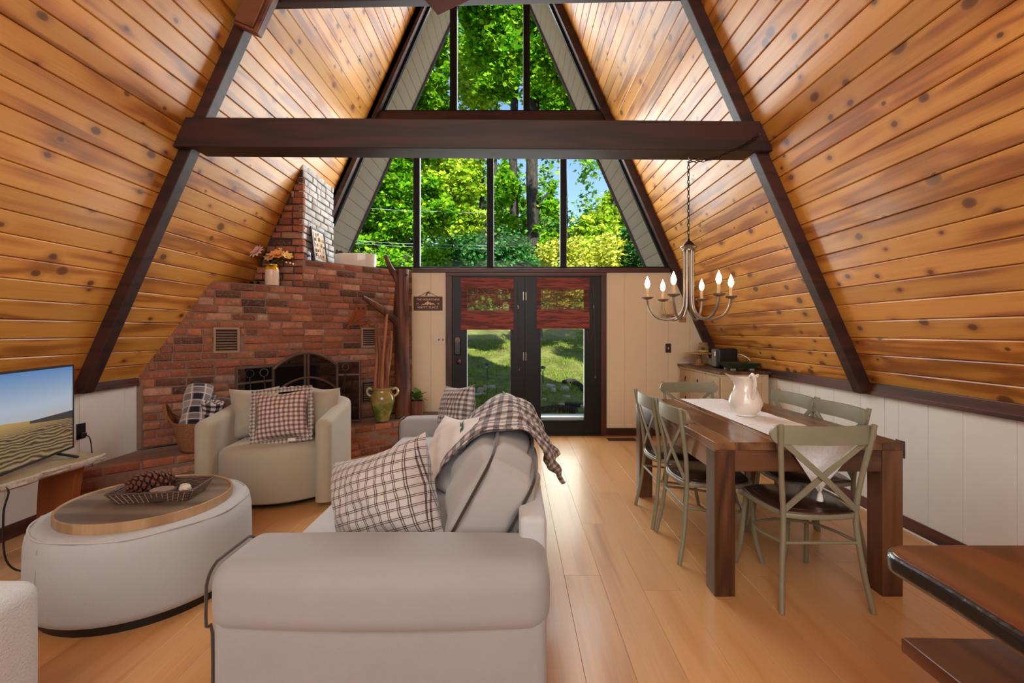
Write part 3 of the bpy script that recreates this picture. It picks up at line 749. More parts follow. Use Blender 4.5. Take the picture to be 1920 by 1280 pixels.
def leaves(centers, size, jitter=.35, elong=1.0):
    n = len(centers); th = RNG.uniform(0, 2*PI, n); cz = RNG.uniform(-.75, .75, n); sz = np.sqrt(1-cz*cz)
    u = np.stack([sz*np.cos(th), sz*np.sin(th), cz*.6], 1); u /= np.linalg.norm(u, axis=1)[:, None]
    w = RNG.normal(size=(n, 3)); v = np.cross(u, w); v /= np.linalg.norm(v, axis=1)[:, None]; nn = np.cross(u, v)
    s = size*(1+RNG.uniform(-jitter, jitter, n))[:, None]
    # five-cornered leaf folded along its middle
    P = [centers-u*s*.5*elong, centers+v*s*.42*.9+nn*s*.10-u*s*.05, centers+u*s*.55*elong, centers-v*s*.42*.9+nn*s*.10-u*s*.05]
    V = np.stack(P, 1).reshape(-1, 3); b = np.arange(n)*4; F = np.stack([b, b+1, b+2, b+3], 1).reshape(-1)
    return V, F, n
def leaf_obj(name, centers, size, mat, parent, elong=1.0):
    V, F, n = leaves(np.asarray(centers, float), size, elong=elong); me = bpy.data.meshes.new(name)
    me.vertices.add(len(V)); me.vertices.foreach_set('co', V.astype(np.float32).ravel()); me.loops.add(len(F)); me.loops.foreach_set('vertex_index', F.astype(np.int32))
    me.polygons.add(n); me.polygons.foreach_set('loop_start', (np.arange(n)*4).astype(np.int32)); me.materials.append(mat); me.update(calc_edges=True)
    o = bpy.data.objects.new(name, me); col.objects.link(o); o.parent = parent; o['kind'] = 'stuff'; return o
def blob(c, r, n, shell=.55):
    """leaf points in clusters near the surface of an ellipsoid"""
    k = max(6, n//60); d = RNG.normal(size=(k, 3)); d /= np.linalg.norm(d, axis=1)[:, None]; rad = RNG.uniform(shell, 1, k)[:, None]
    cl = d*rad; pts = cl[RNG.integers(0, k, n)]+RNG.normal(size=(n, 3))*np.array([.16, .16, .09]); return pts*np.array(r)+np.array(c)
def tree(name, label, cat, x, y, r0, ht, blobs, leaf, mat, group=None, lean=0.0, limbs=True, elong=1.0):
    z = gz(x, y)-.15; t = thing(name, label, cat, (x, y, z), group=group)
    if r0:
        tr = MB(); top = Vector((lean*ht, 0, ht)); P = [Vector((lean*ht*k/8+.06*math.sin(k*1.3+x), .05*math.sin(k*1.7), ht*k/8)) for k in range(9)]
        tr.tube(P, [r0*(1.25 if k == 0 else 1-.045*k) for k in range(9)], 12)
        for (c, rr, n) in blobs:
            if not limbs: break
            e = Vector(c)-Vector((x, y, z)); s = P[min(8, max(2, int(8*(e.z-1.2)/ht)))]
            if (e-s).length > .8: tr.tube(smoothpts([s, (s+e)/2+Vector((0, 0, .3)), e], 4), [r0*.35*(1-.09*i) for i in range(9)], 6)
        tr.build('trunk', M['bark'], t, angle=180)
    pts = np.concatenate([blob(np.array(c)-np.array((x, y, z)), rr, n) for c, rr, n in blobs])
    leaf_obj('crown', pts, leaf, mat, t, elong); return t
def at(px, py, Y): return ((px-964)/860*Y, Y, H-(py-622)/860*Y)
def rb(px0, py0, px1, py1, Y, n, depth=None):
    c = at((px0+px1)/2, (py0+py1)/2, Y); rx = abs(px1-px0)/2*Y/860; rz = abs(py1-py0)/2*Y/860; return (c, (rx, depth or (rx+rz)/2, rz), n)
# two big trunks in the middle of the window, crowns high above
tree('maple_tree', 'thick straight grey trunk right of the middle window post', 'tree', *at(1000, 505, 17.6)[:2], .255, 17,
     [rb(900, -80, 1110, 60, 16.8, 5200), rb(985, 70, 1120, 215, 17.4, 3600), rb(1005, 300, 1052, 420, 17.2, 420, .5), rb(1005, 405, 1046, 470, 17.2, 350, .5)], .20, M['maple'], lean=.0)
tree('maple_tree', 'thinner dark trunk left of the thick straight trunk', 'tree', *at(963, 505, 19)[:2], .20, 16,
     [rb(860, -60, 1000, 130, 18.5, 5200), rb(925, 300, 975, 440, 18.6, 1500, 1.0), rb(970, 370, 990, 460, 19, 400, .6)], .20, M['maple'], lean=.004)
tree('maple_tree', 'slender leaning trunk left of the post beside dense sunlit leaves', 'tree', *at(903, 505, 23)[:2], .15, 13,
     [rb(800, 290, 912, 400, 21.5, 5200), rb(770, 230, 905, 330, 21.5, 4200), rb(850, 80, 930, 215, 22, 2600), rb(800, 380, 910, 450, 22, 3000)], .2, M['maple_y'], lean=.004)
tree('maple_tree', 'broad leafy maple filling the left window pane', 'tree', *at(690, 505, 15)[:2], .14, 9,
     [rb(630, 280, 785, 420, 14.5, 9000), rb(690, 380, 800, 470, 14.8, 4600), rb(700, 150, 850, 300, 14.5, 8000), rb(600, 400, 720, 500, 14.8, 4200), rb(780, 330, 850, 440, 15, 2800)], .15, M['maple'])
tree('maple_tree', 'high maple boughs hanging across the top gable windows', 'tree', *at(1075, 505, 13)[:2], .0, 12,
     [rb(860, -40, 985, 80, 12.5, 4600), rb(890, 60, 1000, 190, 12.8, 2400), rb(1000, 20, 1110, 160, 12.6, 4200), rb(770, 60, 850, 200, 13, 2400)], .15, M['maple'], limbs=False)
tree('maple_tree', 'round yellow green tree under open sky at the right pane', 'tree', *at(1150, 505, 24)[:2], .2, 7,
     [rb(1075, 400, 1160, 480, 24, 4200), rb(1120, 355, 1210, 450, 24.5, 5200), rb(1160, 330, 1250, 420, 24.8, 3600), rb(1060, 440, 1230, 505, 23.5, 5200)], .2, M['maple_y'])
tree('shrub', 'dark green shrub below the thick straight trunk', 'shrub', *at(950, 500, 13)[:2], .0, 2, [rb(918, 430, 1002, 560, 13, 6000), rb(820, 440, 930, 560, 13.4, 6500)], .10, M['shrub'], limbs=False)
tree('shrub', 'pale yellow green shrub along the bottom of the right panes', 'shrub', *at(1110, 500, 14)[:2], .0, 2, [rb(1005, 445, 1110, 570, 14, 5200), rb(1090, 430, 1215, 570, 14.3, 6500)], .11, M['shrub_y'], limbs=False)
tree('shrub', 'grey green shrub at the far right window corner', 'shrub', *at(1230, 500, 10)[:2], .0, 2, [rb(1170, 380, 1300, 560, 10.5, 5200)], .09, M['shrub'], limbs=False, elong=1.5)
tree('shrub', 'low leafy shrub behind the white planter window', 'shrub', *at(720, 520, 12)[:2], .0, 2, [rb(640, 470, 790, 570, 12, 5000), rb(780, 450, 850, 560, 12.4, 2600)], .10, M['maple'], limbs=False)
FAR = [(600, 330, 34), (690, 200, 36), (790, 330, 38), (880, 400, 40), (760, 60, 37), (960, 440, 42), (1030, 470, 44), (1130, 470, 46), (1240, 440, 40), (930, 120, 40), (1060, 130, 39)]
fl_ = ['behind the left pane low', 'behind the left pane high', 'beyond the second pane', 'beyond the slender leaning trunk', 'at the top left gable pane', 'seen between the two big trunks', 'right of the thick trunk', 'beneath the open sky', 'at the right window edge', 'behind the middle gable pane', 'behind the right gable pane']
for (px, py, Y), wd in zip(FAR, fl_):
    c = at(px, py, Y); tree('far_tree', 'hazy distant green tree '+wd, 'tree', c[0], Y, .2, max(2, c[2]-gz(c[0], Y)), [rb(px-85, py-75, px+85, py+75, Y, 2600), rb(px-60, py+40, px+70, 560, Y+.5, 1500)], .42, M['far'], group='woods beyond the hillside', limbs=False)
for px, lab in ((870, 'low round bush seen through the left blind'), (950, 'low round bush behind the door post'), (1035, 'low round bush seen through the right blind'), (1120, 'low round bush right of the doors')):
    c = at(px, 560, 21); tree('shrub', lab, 'shrub', c[0], 21, 0, 1.5, [rb(px-60, 490, px+60, 625, 21, 2600)], .2, M['shrub' if px in (870, 1035) else 'far'], limbs=False)
# overhead wires beyond the trees
for i, (y0, y1, lab) in enumerate(((384, 396, 'upper overhead wire crossing the left window panes'), (447, 457, 'middle overhead wire in the left window panes'), (452, 463, 'lowest overhead wire in the left window panes'))):
    a = at(560, y0-3, 11.6); b = at(930, y1+4, 11.9); tag(MB().tube([a, Vector(a).lerp(Vector(b), .5)-Vector((0, 0, .05)), b], .004, 6).build('overhead_wire', plain('pale_wire', '#8e9cab', .5), None), lab, 'wire')
# garden lights
for px, lab in ((912, 'black mushroom garden light seen through the left door'), (1016, 'black mushroom garden light at the right door edge')):
    b = at(px+3, 716, 10.7); t = thing('path_light', lab, 'lamp', (b[0], b[1], gz(b[0], b[1])-.02), group='solar path lights on the slope'); hgt = .42
    MB().tube([(0, 0, 0), (-.02, 0, .30)], .012, 8).build('stake', M['black'], t)
    MB().lathe([(.035, 0), (.05, .07), (.05, .075)], 14).build('lens', M['clear'], t, loc=(-.022, 0, .29))
    MB().lathe([(.04, 0), (.078, .01), (.075, .035), (.04, .06), (0, .068)], 16).build('cap', plain('dark_blue_cap', '#1f2c38', .3), t, loc=(-.022, 0, .36))
# rocks, fallen wood and grass on the slope
M['rock'] = plain('pale_field_stone', '#9d9784', .95, var=.25, scale=9, bump=.8, bscale=20)
def rock(px, py, w, hgt, lab):
    Y = 9.0
    for _ in range(30): Y = 860*(H-gz((px-964)/860*Y, Y))/max(30, (py-622)); Y = min(max(Y, 6.9), 17)
    x = (px-964)/860*Y; m = MB(); W = w*Y/860/2*.72; hh = hgt*Y/860*.6
    m.soft((0, 0, 0), (2*W, 1.5*W, hh*2), min(W*.6, hh*.8), 4); rr = random.Random(px)
    m.v = [(a*(1+rr.uniform(-.15, .15)), b*(1+rr.uniform(-.15, .15)), c*(1+rr.uniform(-.2, .2))) for a, b, c in m.v]
    o = m.build('rock', M['rock'], None, loc=(x, Y, gz(x, Y)+hh*.2), rot=(rr.uniform(-.2, .2), rr.uniform(-.2, .2), rr.uniform(-1, 1)), angle=25); tag(o, lab, 'rock', 'stones on the mossy slope')
for r in ((908, 654, 26, 6, 'low grey stone highest up in the left door pane'), (921, 728, 22, 8, 'pale rounded stone behind the pale split stone'), (901, 735, 18, 12, 'grey stone below the garden light'), (909, 731, 9, 13, 'upright pale split stone in the left door pane'), (897, 741, 34, 6, 'flat pale stone lowest in the left door pane'), (1053, 632, 16, 6, 'small grey stone near the blind of the right door'), (1037, 711, 13, 9, 'white angular stone in the right door pane'), (1059, 733, 22, 13, 'pointed grey stone in the middle of the right pane'), (1060, 745, 24, 6, 'flat pale stone below the pointed stone'), (1032, 726, 24, 8, 'mossy grey stone left of the pointed stone'), (1092, 763, 10, 6, 'small pale stone by the right pane edge'), (1020, 752, 14, 8, 'brown stone at the left edge of the right pane')): rock(*r)
def log(pts, r, lab):
    P = []
    for px, py in pts:
        Y = 9.0
        for _ in range(30): Y = min(max(860*(H-gz((px-964)/860*Y, Y))/max(30, py-622), 6.8), 17)
        x = (px-964)/860*Y; P.append((x, Y, gz(x, Y)+r*.6))
    tag(MB().tube(smoothpts(P, 4), r, 8).build('fallen_log', M['bark'], None, angle=180), lab, 'log')
log([(1056, 720), (1075, 717), (1098, 724)], .06, 'weathered grey log beside the pointed stone'); log([(1008, 776), (1045, 771), (1080, 775)], .07, 'long weathered log right outside the doors'); log([(1060, 699), (1098, 700)], .035, 'thin grey stick lying higher up the slope')
n = 26000; gx = RNG.uniform(-2.6, 3.2, n); gy = 6.95+10*RNG.uniform(0, 1, n)**1.3; k = np.sin(gx*2.1+gy)+np.sin(gx*.7-gy*1.9)+RNG.normal(0, .6, n); keep = k > -.2
gx, gy = gx[keep], gy[keep]; V = []; 
zz_ = np.array([gz(a, b) for a, b in zip(gx, gy)]); hh_ = RNG.uniform(.03, .10, len(gx)); aa = RNG.uniform(0, 2*PI, len(gx)); ww = .008
P0 = np.stack([gx-ww*np.cos(aa), gy-ww*np.sin(aa), zz_-.01], 1); P1 = np.stack([gx+ww*np.cos(aa), gy+ww*np.sin(aa), zz_-.01], 1); P2 = np.stack([gx+RNG.normal(0, .02, len(gx)), gy+RNG.normal(0, .02, len(gx)), zz_+hh_], 1)
me = bpy.data.meshes.new('grass'); me.from_pydata(np.stack([P0, P1, P2], 1).reshape(-1, 3).tolist(), [], np.arange(3*len(gx)).reshape(-1, 3).tolist()); me.materials.append(leafmat('short_grass', '#4f6419', '#748a2f', '#a5b34f', .4))
go = bpy.data.objects.new('grass', me); col.objects.link(go); tag(go, 'short patchy grass and moss on the slope outside the doors', 'grass', kind='stuff')

# ================================================================== LIVING AREA
M['linen'] = fabric('oatmeal_linen', '#9b9a9a', 300, .3)
M['linen_light'] = fabric('pale_linen', '#bdbfc0', 300, .3)
M['cushion'] = fabric('warm_grey_cushion', '#a5a29f', 300, .35)
M['piping'] = fabric('brown_piping', '#3f332d', 400, .2)
M['beige'] = fabric('beige_upholstery', '#aca28e', 300, .25)
M['boucle'] = fabric('white_boucle', '#c6c9cc', 130, 1.0, .05)
M['fleece'] = fabric('white_ottoman_fabric', '#b6babb', 200, .6, .04)
M['gingham'] = check('brown_gingham', '#cfc9c6', '#958c8a', '#5d5554', .036, [(0, .5)])
M['gingham_pink'] = check('ruffled_gingham', '#e3cdbf', '#a58b85', '#6e5a5c', .036, [(0, .46)])
M['windowpane'] = check('double_line_check', '#c4bdb9', '#665852', '#2a2220', .036, [(.06, .15), (.25, .34)])
M['throw'] = check('brown_throw_check', '#d6d0cc', '#8b817e', '#4d4546', .052, [(0, .5)], axes='XY', uv=True)

def edge_loop(hx, hy, hz, r, axis, side):
    """rounded rectangle path on one big face of a box cushion (local)"""
    P = []
    for cx, cy, a0 in ((1, 1, 0), (-1, 1, PI/2), (-1, -1, PI), (1, -1, 1.5*PI)):
        for k in range(5): a = a0+PI/2*k/4; P.append((cx*(hy-r)+r*math.cos(a), cy*(hz-r)+r*math.sin(a)))
    return [(side*hx, p[0], p[1]) for p in P]
# --- sofa
so = thing('sofa', 'long oatmeal linen sofa seen from its near arm', 'sofa', (0, 0, 0))
MB().soft((-.43, 2.78, .20), (1.02, 2.55, .36), .03, 3).build('base', M['linen'], so)
for (y0, y1, sg) in ((1.44, 1.745, 1), (3.85, 4.12, -1)):
    a = MB(); yc = (y0+y1)/2
    a.soft((-.432, yc, .26), (1.075, y1-y0-.035, .50), .035, 4)
    a.build('arm_panel', M['linen'], so)
    a = MB(); a.soft((-.432, yc, .527), (1.10, y1-y0, .225), .072, 8, bulge=(.0, .014, .010), fn=lambda q: Vector((q.x, q.y, q.z-.012*math.cos(q.x*3.0) if q.z < 0 else q.z)))
    ar = a.build('arm', M['linen'], so)
    p = MB(); hy_, hz_, rr2 = (y1-y0)/2-.008, .103, .066; P = [(-.972, yc+hy_, .45)]+[(-.972, yc+c_*(hy_-rr2)+rr2*math.cos(a_), .527+hz_-rr2+rr2*math.sin(a_)) for c_, a0_ in ((1, 0), (-1, PI/2)) for a_ in [a0_+PI/2*k_/6 for k_ in range(7)]]+[(-.972, yc-hy_, .45)]
    P = [(-.962, yc+(y1-y0-.045)/2, .06), (-.962, yc+(y1-y0-.045)/2, .42)]+P+[(-.962, yc-(y1-y0-.045)/2, .42), (-.962, yc-(y1-y0-.045)/2, .06)]
    p.tube(smoothpts(P, 3), .005, 6); p.build('arm_piping', M['piping'], ar)
MB().soft((.068, 2.78, .39), (.10, 2.27, .65), .025, 4).build('back_frame', M['linen_light'], so)
for yc in (2.275, 3.325): MB().soft((-.53, yc, .415), (.84, 1.04, .19), .05, 5, bulge=(0, 0, .02)).build('seat_cushion', M['linen_light'], so)
for yc, nm in ((2.29, 0), (3.33, 1)):
    tl = .50; c = (-.095, yc, .672); hx, hy, hz = .098, .51, .19
    b = MB(); b.soft((0, 0, 0), (2*hx, 2*hy, 2*hz), .035, 9, bulge=(.10, .015, .035), bp=.5, fn=lambda q: q+Vector((.007*math.sin(q.y*23+q.z*9)+.005*math.sin(q.z*31+q.y*17)+.003*math.sin(q.y*61-q.z*20), 0, .008*math.sin(q.y*13)+.004*math.sin(q.y*47))))
    bo = b.build('back_cushion', M['cushion'], so, loc=c, rot=(0, tl, 0))
    for s in (-1, 1):
        e = MB(); P = [Vector(p) for p in edge_loop(hx*.97, hy-.006, hz-.006, .05, 0, s)]
        P = [p+Vector((0, math.copysign(.014, p.y)*(1-(p.z/hz)**2), math.copysign(.026, p.z)*(1-(p.y/hy)**2)+.005*math.sin(p.y*13))) for p in P]
        P2 = []
        for i, p in enumerate(P):
            q = P[(i+1) % len(P)]; nseg = max(1, int((q-p).length/.06))
            for k in range(nseg):
                w = p.lerp(q, k/nseg); P2.append(w)
        P2 = [Vector((w.x, math.copysign(1, w.y)*min(abs(w.y), 9), w.z)) for w in P2]
        P3 = []
        for w in P2:
            bz = .033*(1-min(1, abs(w.y)/hy)**2) if abs(w.z) > hz-.06 else 0; by = .013*(1-min(1, abs(w.z)/hz)**2) if abs(w.y) > hy-.06 else 0
            P3.append(Vector((w.x, math.copysign(min(abs(w.y), hy-.004)+by, w.y), math.copysign(min(abs(w.z), hz-.004)+bz, w.z)+.006*math.sin(w.y*13))))
        e.tube(P3, .0065, 6, closed=True); e.build('piping', M['piping'], bo)
MB().box2((-.9, 1.52, 0), (.06, 4.04, .03)).build('plinth', M['black'], so, smooth=False)

# --- throw blanket over the sofa back
bl_me = MB(); NU, NV = 46, 60
prof = smoothpts([(-.46, .53), (-.42, .60), (-.34, .72), (-.24, .845), (-.11, .915), (.02, .912), (.11, .855), (.155, .77), (.18, .70), (.20, .63), (.215, .56)], 6)
def blanket_pt(a, b):
    i = a*(len(prof)-1); k = min(int(i), len(prof)-2); p = Vector(prof[k]).lerp(Vector(prof[k+1]), i-k)
    k_ = abs(2*a-.86)**1.6; y = 2.12+.36*min(1.1, k_)+b*(1.14-.30*k_)+.02*math.sin(a*14)*(1-b)
    wr = .010*math.sin(b*41+a*6)+.008*math.sin(b*23-a*9)+.006*math.sin(a*38+b*5)
    out = Vector((0, 0)).lerp(Vector((0, 1)), 1); ang = PI*(.75-a*.75)
    fl_a = max(0, a-.62)
    return Vector((p.x+math.cos(ang)*wr+.10*fl_a*(1-.5*b)+.09*fl_a*math.sin(b*15+.6), y, p.y+math.sin(ang)*wr+.012-.10*fl_a*math.sin(b*7+1)))
bl_me.grid(blanket_pt, NU, NV)
bo = bl_me.build('throw_blanket', M['throw'], None, angle=180); tag(bo, 'brown gingham throw draped over the sofa back cushions', 'blanket')
uv = bo.data.uv_layers.new(name='UVMap')
for lp in bo.data.loops:
    vi = lp.vertex_index; uv.data[lp.index].uv = (vi//(NV+1)/NU*1.15, vi % (NV+1)/NV*1.2)
so_ = bo.modifiers.new('thick', 'SOLIDIFY'); so_.thickness = .007

# --- pillows
def pillow_mesh(w, h, t, name, mat, ruffle=0.0, n=22):
    m = MB()
    def side(s):
        def f(a, b):
            x, z = 2*a-1, 2*b-1; k = (1-abs(x)**2.6)*(1-abs(z)**2.6); pin = 1-.07*(abs(x)**3*(1-abs(z)**2)+0)-.0; pz = 1-.07*(abs(z)**3*(1-abs(x)**2))
            y = s*t/2*max(0, k)**.62; y += s*.006*math.sin(x*9+z*5)*k+s*.004*math.sin(z*17-x*8)*k
            return Vector((x*w/2*pin*(1-.05*(1-abs(z)**1)*abs(x)), y, z*h/2*pz*(1-.05*(1-abs(x))*abs(z))))
        return f
    m.grid(side(-1), n, n); b = len(m.f); m.grid(side(1), n, n); m.f[b:] = [f[::-1] for f in m.f[b:]]
    return m
def pillow(name, label, w, h, t, mat, loc, R, group=None, trim=None, front=None):
    o = bpy.data.objects.new(name, None); col.objects.link(o); tag(o, label, 'pillow', group); o.location = loc; o.rotation_mode = 'QUATERNION'; o.rotation_quaternion = R.to_quaternion()
    pillow_mesh(w, h, t, 'cover', mat).build('cover', mat, o, angle=70)
    return o
def face(n, up=(0, 0, 1), roll=0.0):
    """rotation whose local -Y looks along n"""
    y = -Vector(n).normalized(); z = Vector(up); x = y.cross(z).normalized(); z = x.cross(y); m = Matrix((x, y, z)).transposed()
    return m @ Matrix.Rotation(roll, 3, 'Y')
p1 = pillow('throw_pillow', 'large white pillow with dark double line check nearest the camera on the sofa', .51, .43, .34, M['windowpane'], (-.555, 1.97, .668), face((-.36, -.90, .22), roll=-.36))
p2 = pillow('throw_pillow', 'white sketch print pillow between the check pillow and the throw', .46, .44, .17, fabric('white_print_cotton', '#dfdcd8', 300, .3, .12), (-.36, 2.56, .70), face((-.80, -.45, .38), roll=-.15))
p3 = pillow('throw_pillow', 'brown gingham pillow upright at the far sofa arm', .46, .48, .19, M['gingham'], (-.45, 3.52, .735), face((-.80, -.56, .22), roll=-.12))
# faint printed sketch on the white pillow: a few leaf strokes
lf = MB()
for k in range(5): lf.lathe([(0, 0), (.012, .014), (.006, .03), (0, .04)], 6, (.1+.02*math.cos(k*1.25), 0, .1+.02*math.sin(k*1.25)), sy=.15)
lf.build('leaf_print', plain('teal_print', '#3d6b62', .9), p2, loc=(.05, -.052, .02))

# --- swivel armchair
ac = thing('swivel_armchair', 'beige barrel swivel armchair in front of the fireplace', 'armchair', (-1.985, 4.03, 0), math.radians(6))
def barrel(hw, hd, t, R, z0, zf, n=9):
    """horseshoe wall opening towards -y, swept with a rounded top"""
    h, d, r = hw-t/2, hd-t/2, R
    P = [(-h, -hd+(hd+d-r)*k/8) for k in range(8)]+[(-h+r+r*math.cos(a), d-r+r*math.sin(a)) for a in [PI-PI/2*k/n for k in range(n+1)]]
    P += [(-h+r+(2*h-2*r)*k/5, d) for k in range(1, 5)]+[(h-r+r*math.cos(a), d-r+r*math.sin(a)) for a in [PI/2-PI/2*k/n for k in range(n+1)]]+[(h, -hd+(hd+d-r)*(8-k)/8) for k in range(1, 9)]
    W = [1]*len(P)
    for k, w in enumerate((.55, .85, .97)): P.insert(k, None); W.insert(k, w); P.append(None); W.append(None)
    for k, (w, dy) in enumerate(((.45, .05), (.8, .036), (.96, .016))): P[k] = (-h, -hd-dy); W[k] = w; P[-1-k] = (h, -hd-dy); W[-1-k] = w
    P = [Vector(p) for p in P]; rt = .05; vs = []; fs = []
    for i, p in enumerate(P):
        tdir = (P[min(i+1, len(P)-1)]-P[max(i-1, 0)]).normalized(); nn = Vector((tdir.y, -tdir.x)); hwid = t/2*W[i]; zt = zf(p)-(1-W[i])*.05
        prof = [(-hwid, z0), (-hwid, zt-rt)]+[(-hwid+rt*W[i]*(1-math.cos(a)), zt-rt+rt*math.sin(a)) for a in [PI/2*k/4 for k in range(1, 5)]]
        prof = prof+[(-o, z) for o, z in prof[::-1]]; m_ = len(prof)
        for o, z in prof: q = p-nn*o; vs.append((q.x, q.y, z))
    for i in range(len(P)-1):
        for j in range(m_-1): fs.append((i*m_+j, (i+1)*m_+j, (i+1)*m_+j+1, i*m_+j+1))
    fs += [tuple(range(m_)), tuple((len(P)-1)*m_+j for j in range(m_-1, -1, -1))]
    return MB().add(vs, fs)
barrel(.505, .47, .125, .33, .055, lambda p: .70+.07*max(0, min(1, (p.y+.45)/.6))).build('shell', M['beige'], ac)
def seatplan(hw, hd, bulge, n=16):
    P = [(hw*math.cos(a), -hd-bulge*math.sin(a)*1.0) for a in [PI-PI*k/n for k in range(n+1)]]
    P = [(-hw+2*hw*k/n, -hd-bulge*(1-(2*k/n-1)**2)) for k in range(n+1)]
    return P+[(hw, hd*.6), (hw*.7, hd), (-hw*.7, hd), (-hw, hd*.6)]
MB().rslab(seatplan(.378, .40, .15), .06, .475, .07, 5, rb=.02).build('seat', M['beige'], ac)
MB().lathe([(.40, 0), (.42, .01), (.42, .05), (.38, .06)], 36).build('swivel_base', M['black'], ac)
for sx, rz in ((-.275, .50), (.275, -.50)):
    pm = pillow_mesh(.39, .44, .25, 'back_cushion', M['beige']); pm.build('back_cushion', M['beige'], ac, loc=(sx, .0, .675), rot=(-.14, 0, rz), angle=70)
rp = pillow('ruffled_pillow', 'pinkish gingham pillow with ruffled edge on the beige armchair', .43, .40, .17, M['gingham_pink'], (-1.925, 3.80, .69), face((.10, -.93, .30), roll=-.10))
rf = MB(); P = []
Nn = 150; ring = []
for k in range(Nn):
    s = k/Nn*4; e = int(s); f = s-e; c = [(-1, -1), (1, -1), (1, 1), (-1, 1)]; a = Vector(c[e]); b = Vector(c[(e+1) % 4]); p = a.lerp(b, f); ring.append((p.x*.215, p.y*.20, (p/ max(abs(p.x), abs(p.y))).normalized()))
vs = []
for k, (x, z, nn) in enumerate(ring):
    wv = .011*math.sin(k*1.55); vs += [(x*.97, 0, z*.97), (x+nn.x*.022, wv*.7, z+nn.y*.022), (x+nn.x*.036, wv*1.5, z+nn.y*.036)]
rf.add(vs, [(k*3+j, ((k+1) % Nn)*3+j, ((k+1) % Nn)*3+j+1, k*3+j+1) for k in range(Nn) for j in (0, 1)])
rf.build('ruffle', check('ruffle_check', '#d0c3b9', '#a3958d', '#6f6462', .03, [(0, .5)]), rp, angle=180)
MB().box((.10, -.055, -.215), (.055, .003, .026), rot=(.3, .1, 0)).build('care_tag', M['whiteplastic'], rp)

# --- ottoman and what stands on it
OC = (-1.99, 2.51); TR = .384
ot = thing('round_ottoman', 'large round white upholstered ottoman', 'ottoman', (OC[0], OC[1], 0))
prof = [(.455, .045), (.472, .055), (.482, .09), (.484, .25), (.482, .36), (.474, .405), (.455, .434), (.42, .442), (.40, .440), (.385, .437), (.0, .437)]
bm_ = MB(); bm_.lathe(prof, 64); bm_.v = [(x*(1+.004*math.sin(9*math.atan2(y, x))*(z/.44)), y*(1+.004*math.sin(9*math.atan2(y, x))*(z/.44)), z+(.006*math.sin(13*math.atan2(y, x))+.004*math.sin(29*math.atan2(y, x)) if .40 < z < .436 else 0)) for x, y, z in bm_.v]
bm_.build('body', M['fleece'], ot, angle=180)
MB().tube([(.462*math.cos(a), .462*math.sin(a), .431+.004*math.sin(7*a)) for a in [2*PI*k/60 for k in range(60)]], .005, 6, closed=True).build('piping', fabric('grey_seam', '#bdbab6', 300), ot)
MB().lathe([(.44, 0), (.45, .05)], 48).build('plinth', M['black'], ot)
for a in (math.radians(-108), math.radians(70)): MB().tube([(.4845*math.cos(a), .4845*math.sin(a), .06), (.486*math.cos(a), .486*math.sin(a), .25), (.478*math.cos(a), .478*math.sin(a), .40)], .0016, 5).build('seam', fabric('seam_thread', '#8d8a86', 300), ot)
M['lid'] = wood('smoky_wood_tray', '#8b7d6d', '#75675a', '#55483d', axis='X', across='Y', rough=.35, coat=.15, vary=.02, ringk=2.5, grain=.7)
tl_ = thing('round_wooden_tray', 'big round grey brown wooden tray on the ottoman', 'tray', (OC[0], OC[1], .438))
MB().lathe([(0, .006), (TR-.012, .006), (TR-.012, .040), (0, .040)], 72).build('board', M['lid'], tl_)
MB().lathe([(TR-.012, 0), (TR, 0), (TR, .045), (TR-.006, .047), (TR-.010, .045), (TR-.012, .040)], 72, cap=False).build('rim', wood('light_rim_wood', '#b59572', '#a3825e', '#8a6848', axis='Z', across='X', rough=.4, vary=.02, ringk=2), tl_)
TZ = .438+.040
# woven rectangular tray
M['wicker'] = plain('dark_wicker', '#4d3428', .6, var=.25, scale=60)
bc = Vector((-1.93, 2.52)); bz = math.radians(8)
wt = thing('woven_tray', 'rectangular dark woven wicker tray on the round tray', 'tray', (bc.x, bc.y, TZ), bz)
hx, hy, hh = .20, .125, .055
MB().box2((-hx+.03, -hy+.03, 0), (hx-.03, hy-.03, .008)).build('bottom', M['wicker'], wt, smooth=False)
wv = MB()
for r in range(7):
    f = r/6; a, b, z = hx-.03+.03*f, hy-.03+.03*f, .004+hh*f; N = 26
    P = [(-a, -b), (a, -b), (a, b), (-a, b)]; pts = []
    for i in range(4):
        p, q = P[i], P[(i+1) % 4]
        for k in range(N//2): s = k/(N//2); pts.append((p[0]+(q[0]-p[0])*s, p[1]+(q[1]-p[1])*s, z+.0015*(-1)**(k+r)))
    wv.tube(pts, .0048 if r < 6 else .006, 6, closed=True)
wv.build('woven_wall', M['wicker'], wt)
sk = MB()
for i in range(4):
    P = [(-1, -1), (1, -1), (1, 1), (-1, 1)]; p, q = P[i], P[(i+1) % 4]
    for k in range(1, 15 if i % 2 == 0 else 10):
        s = k/(15 if i % 2 == 0 else 10); x = p[0]+(q[0]-p[0])*s; y = p[1]+(q[1]-p[1])*s
        sk.tube([(x*(hx-.025), y*(hy-.025), .004), (x*(hx+.005), y*(hy+.005), hh+.002)], .0022, 4)
sk.build('stakes', plain('pale_cane', '#a98c74', .6, var=.2), wt)
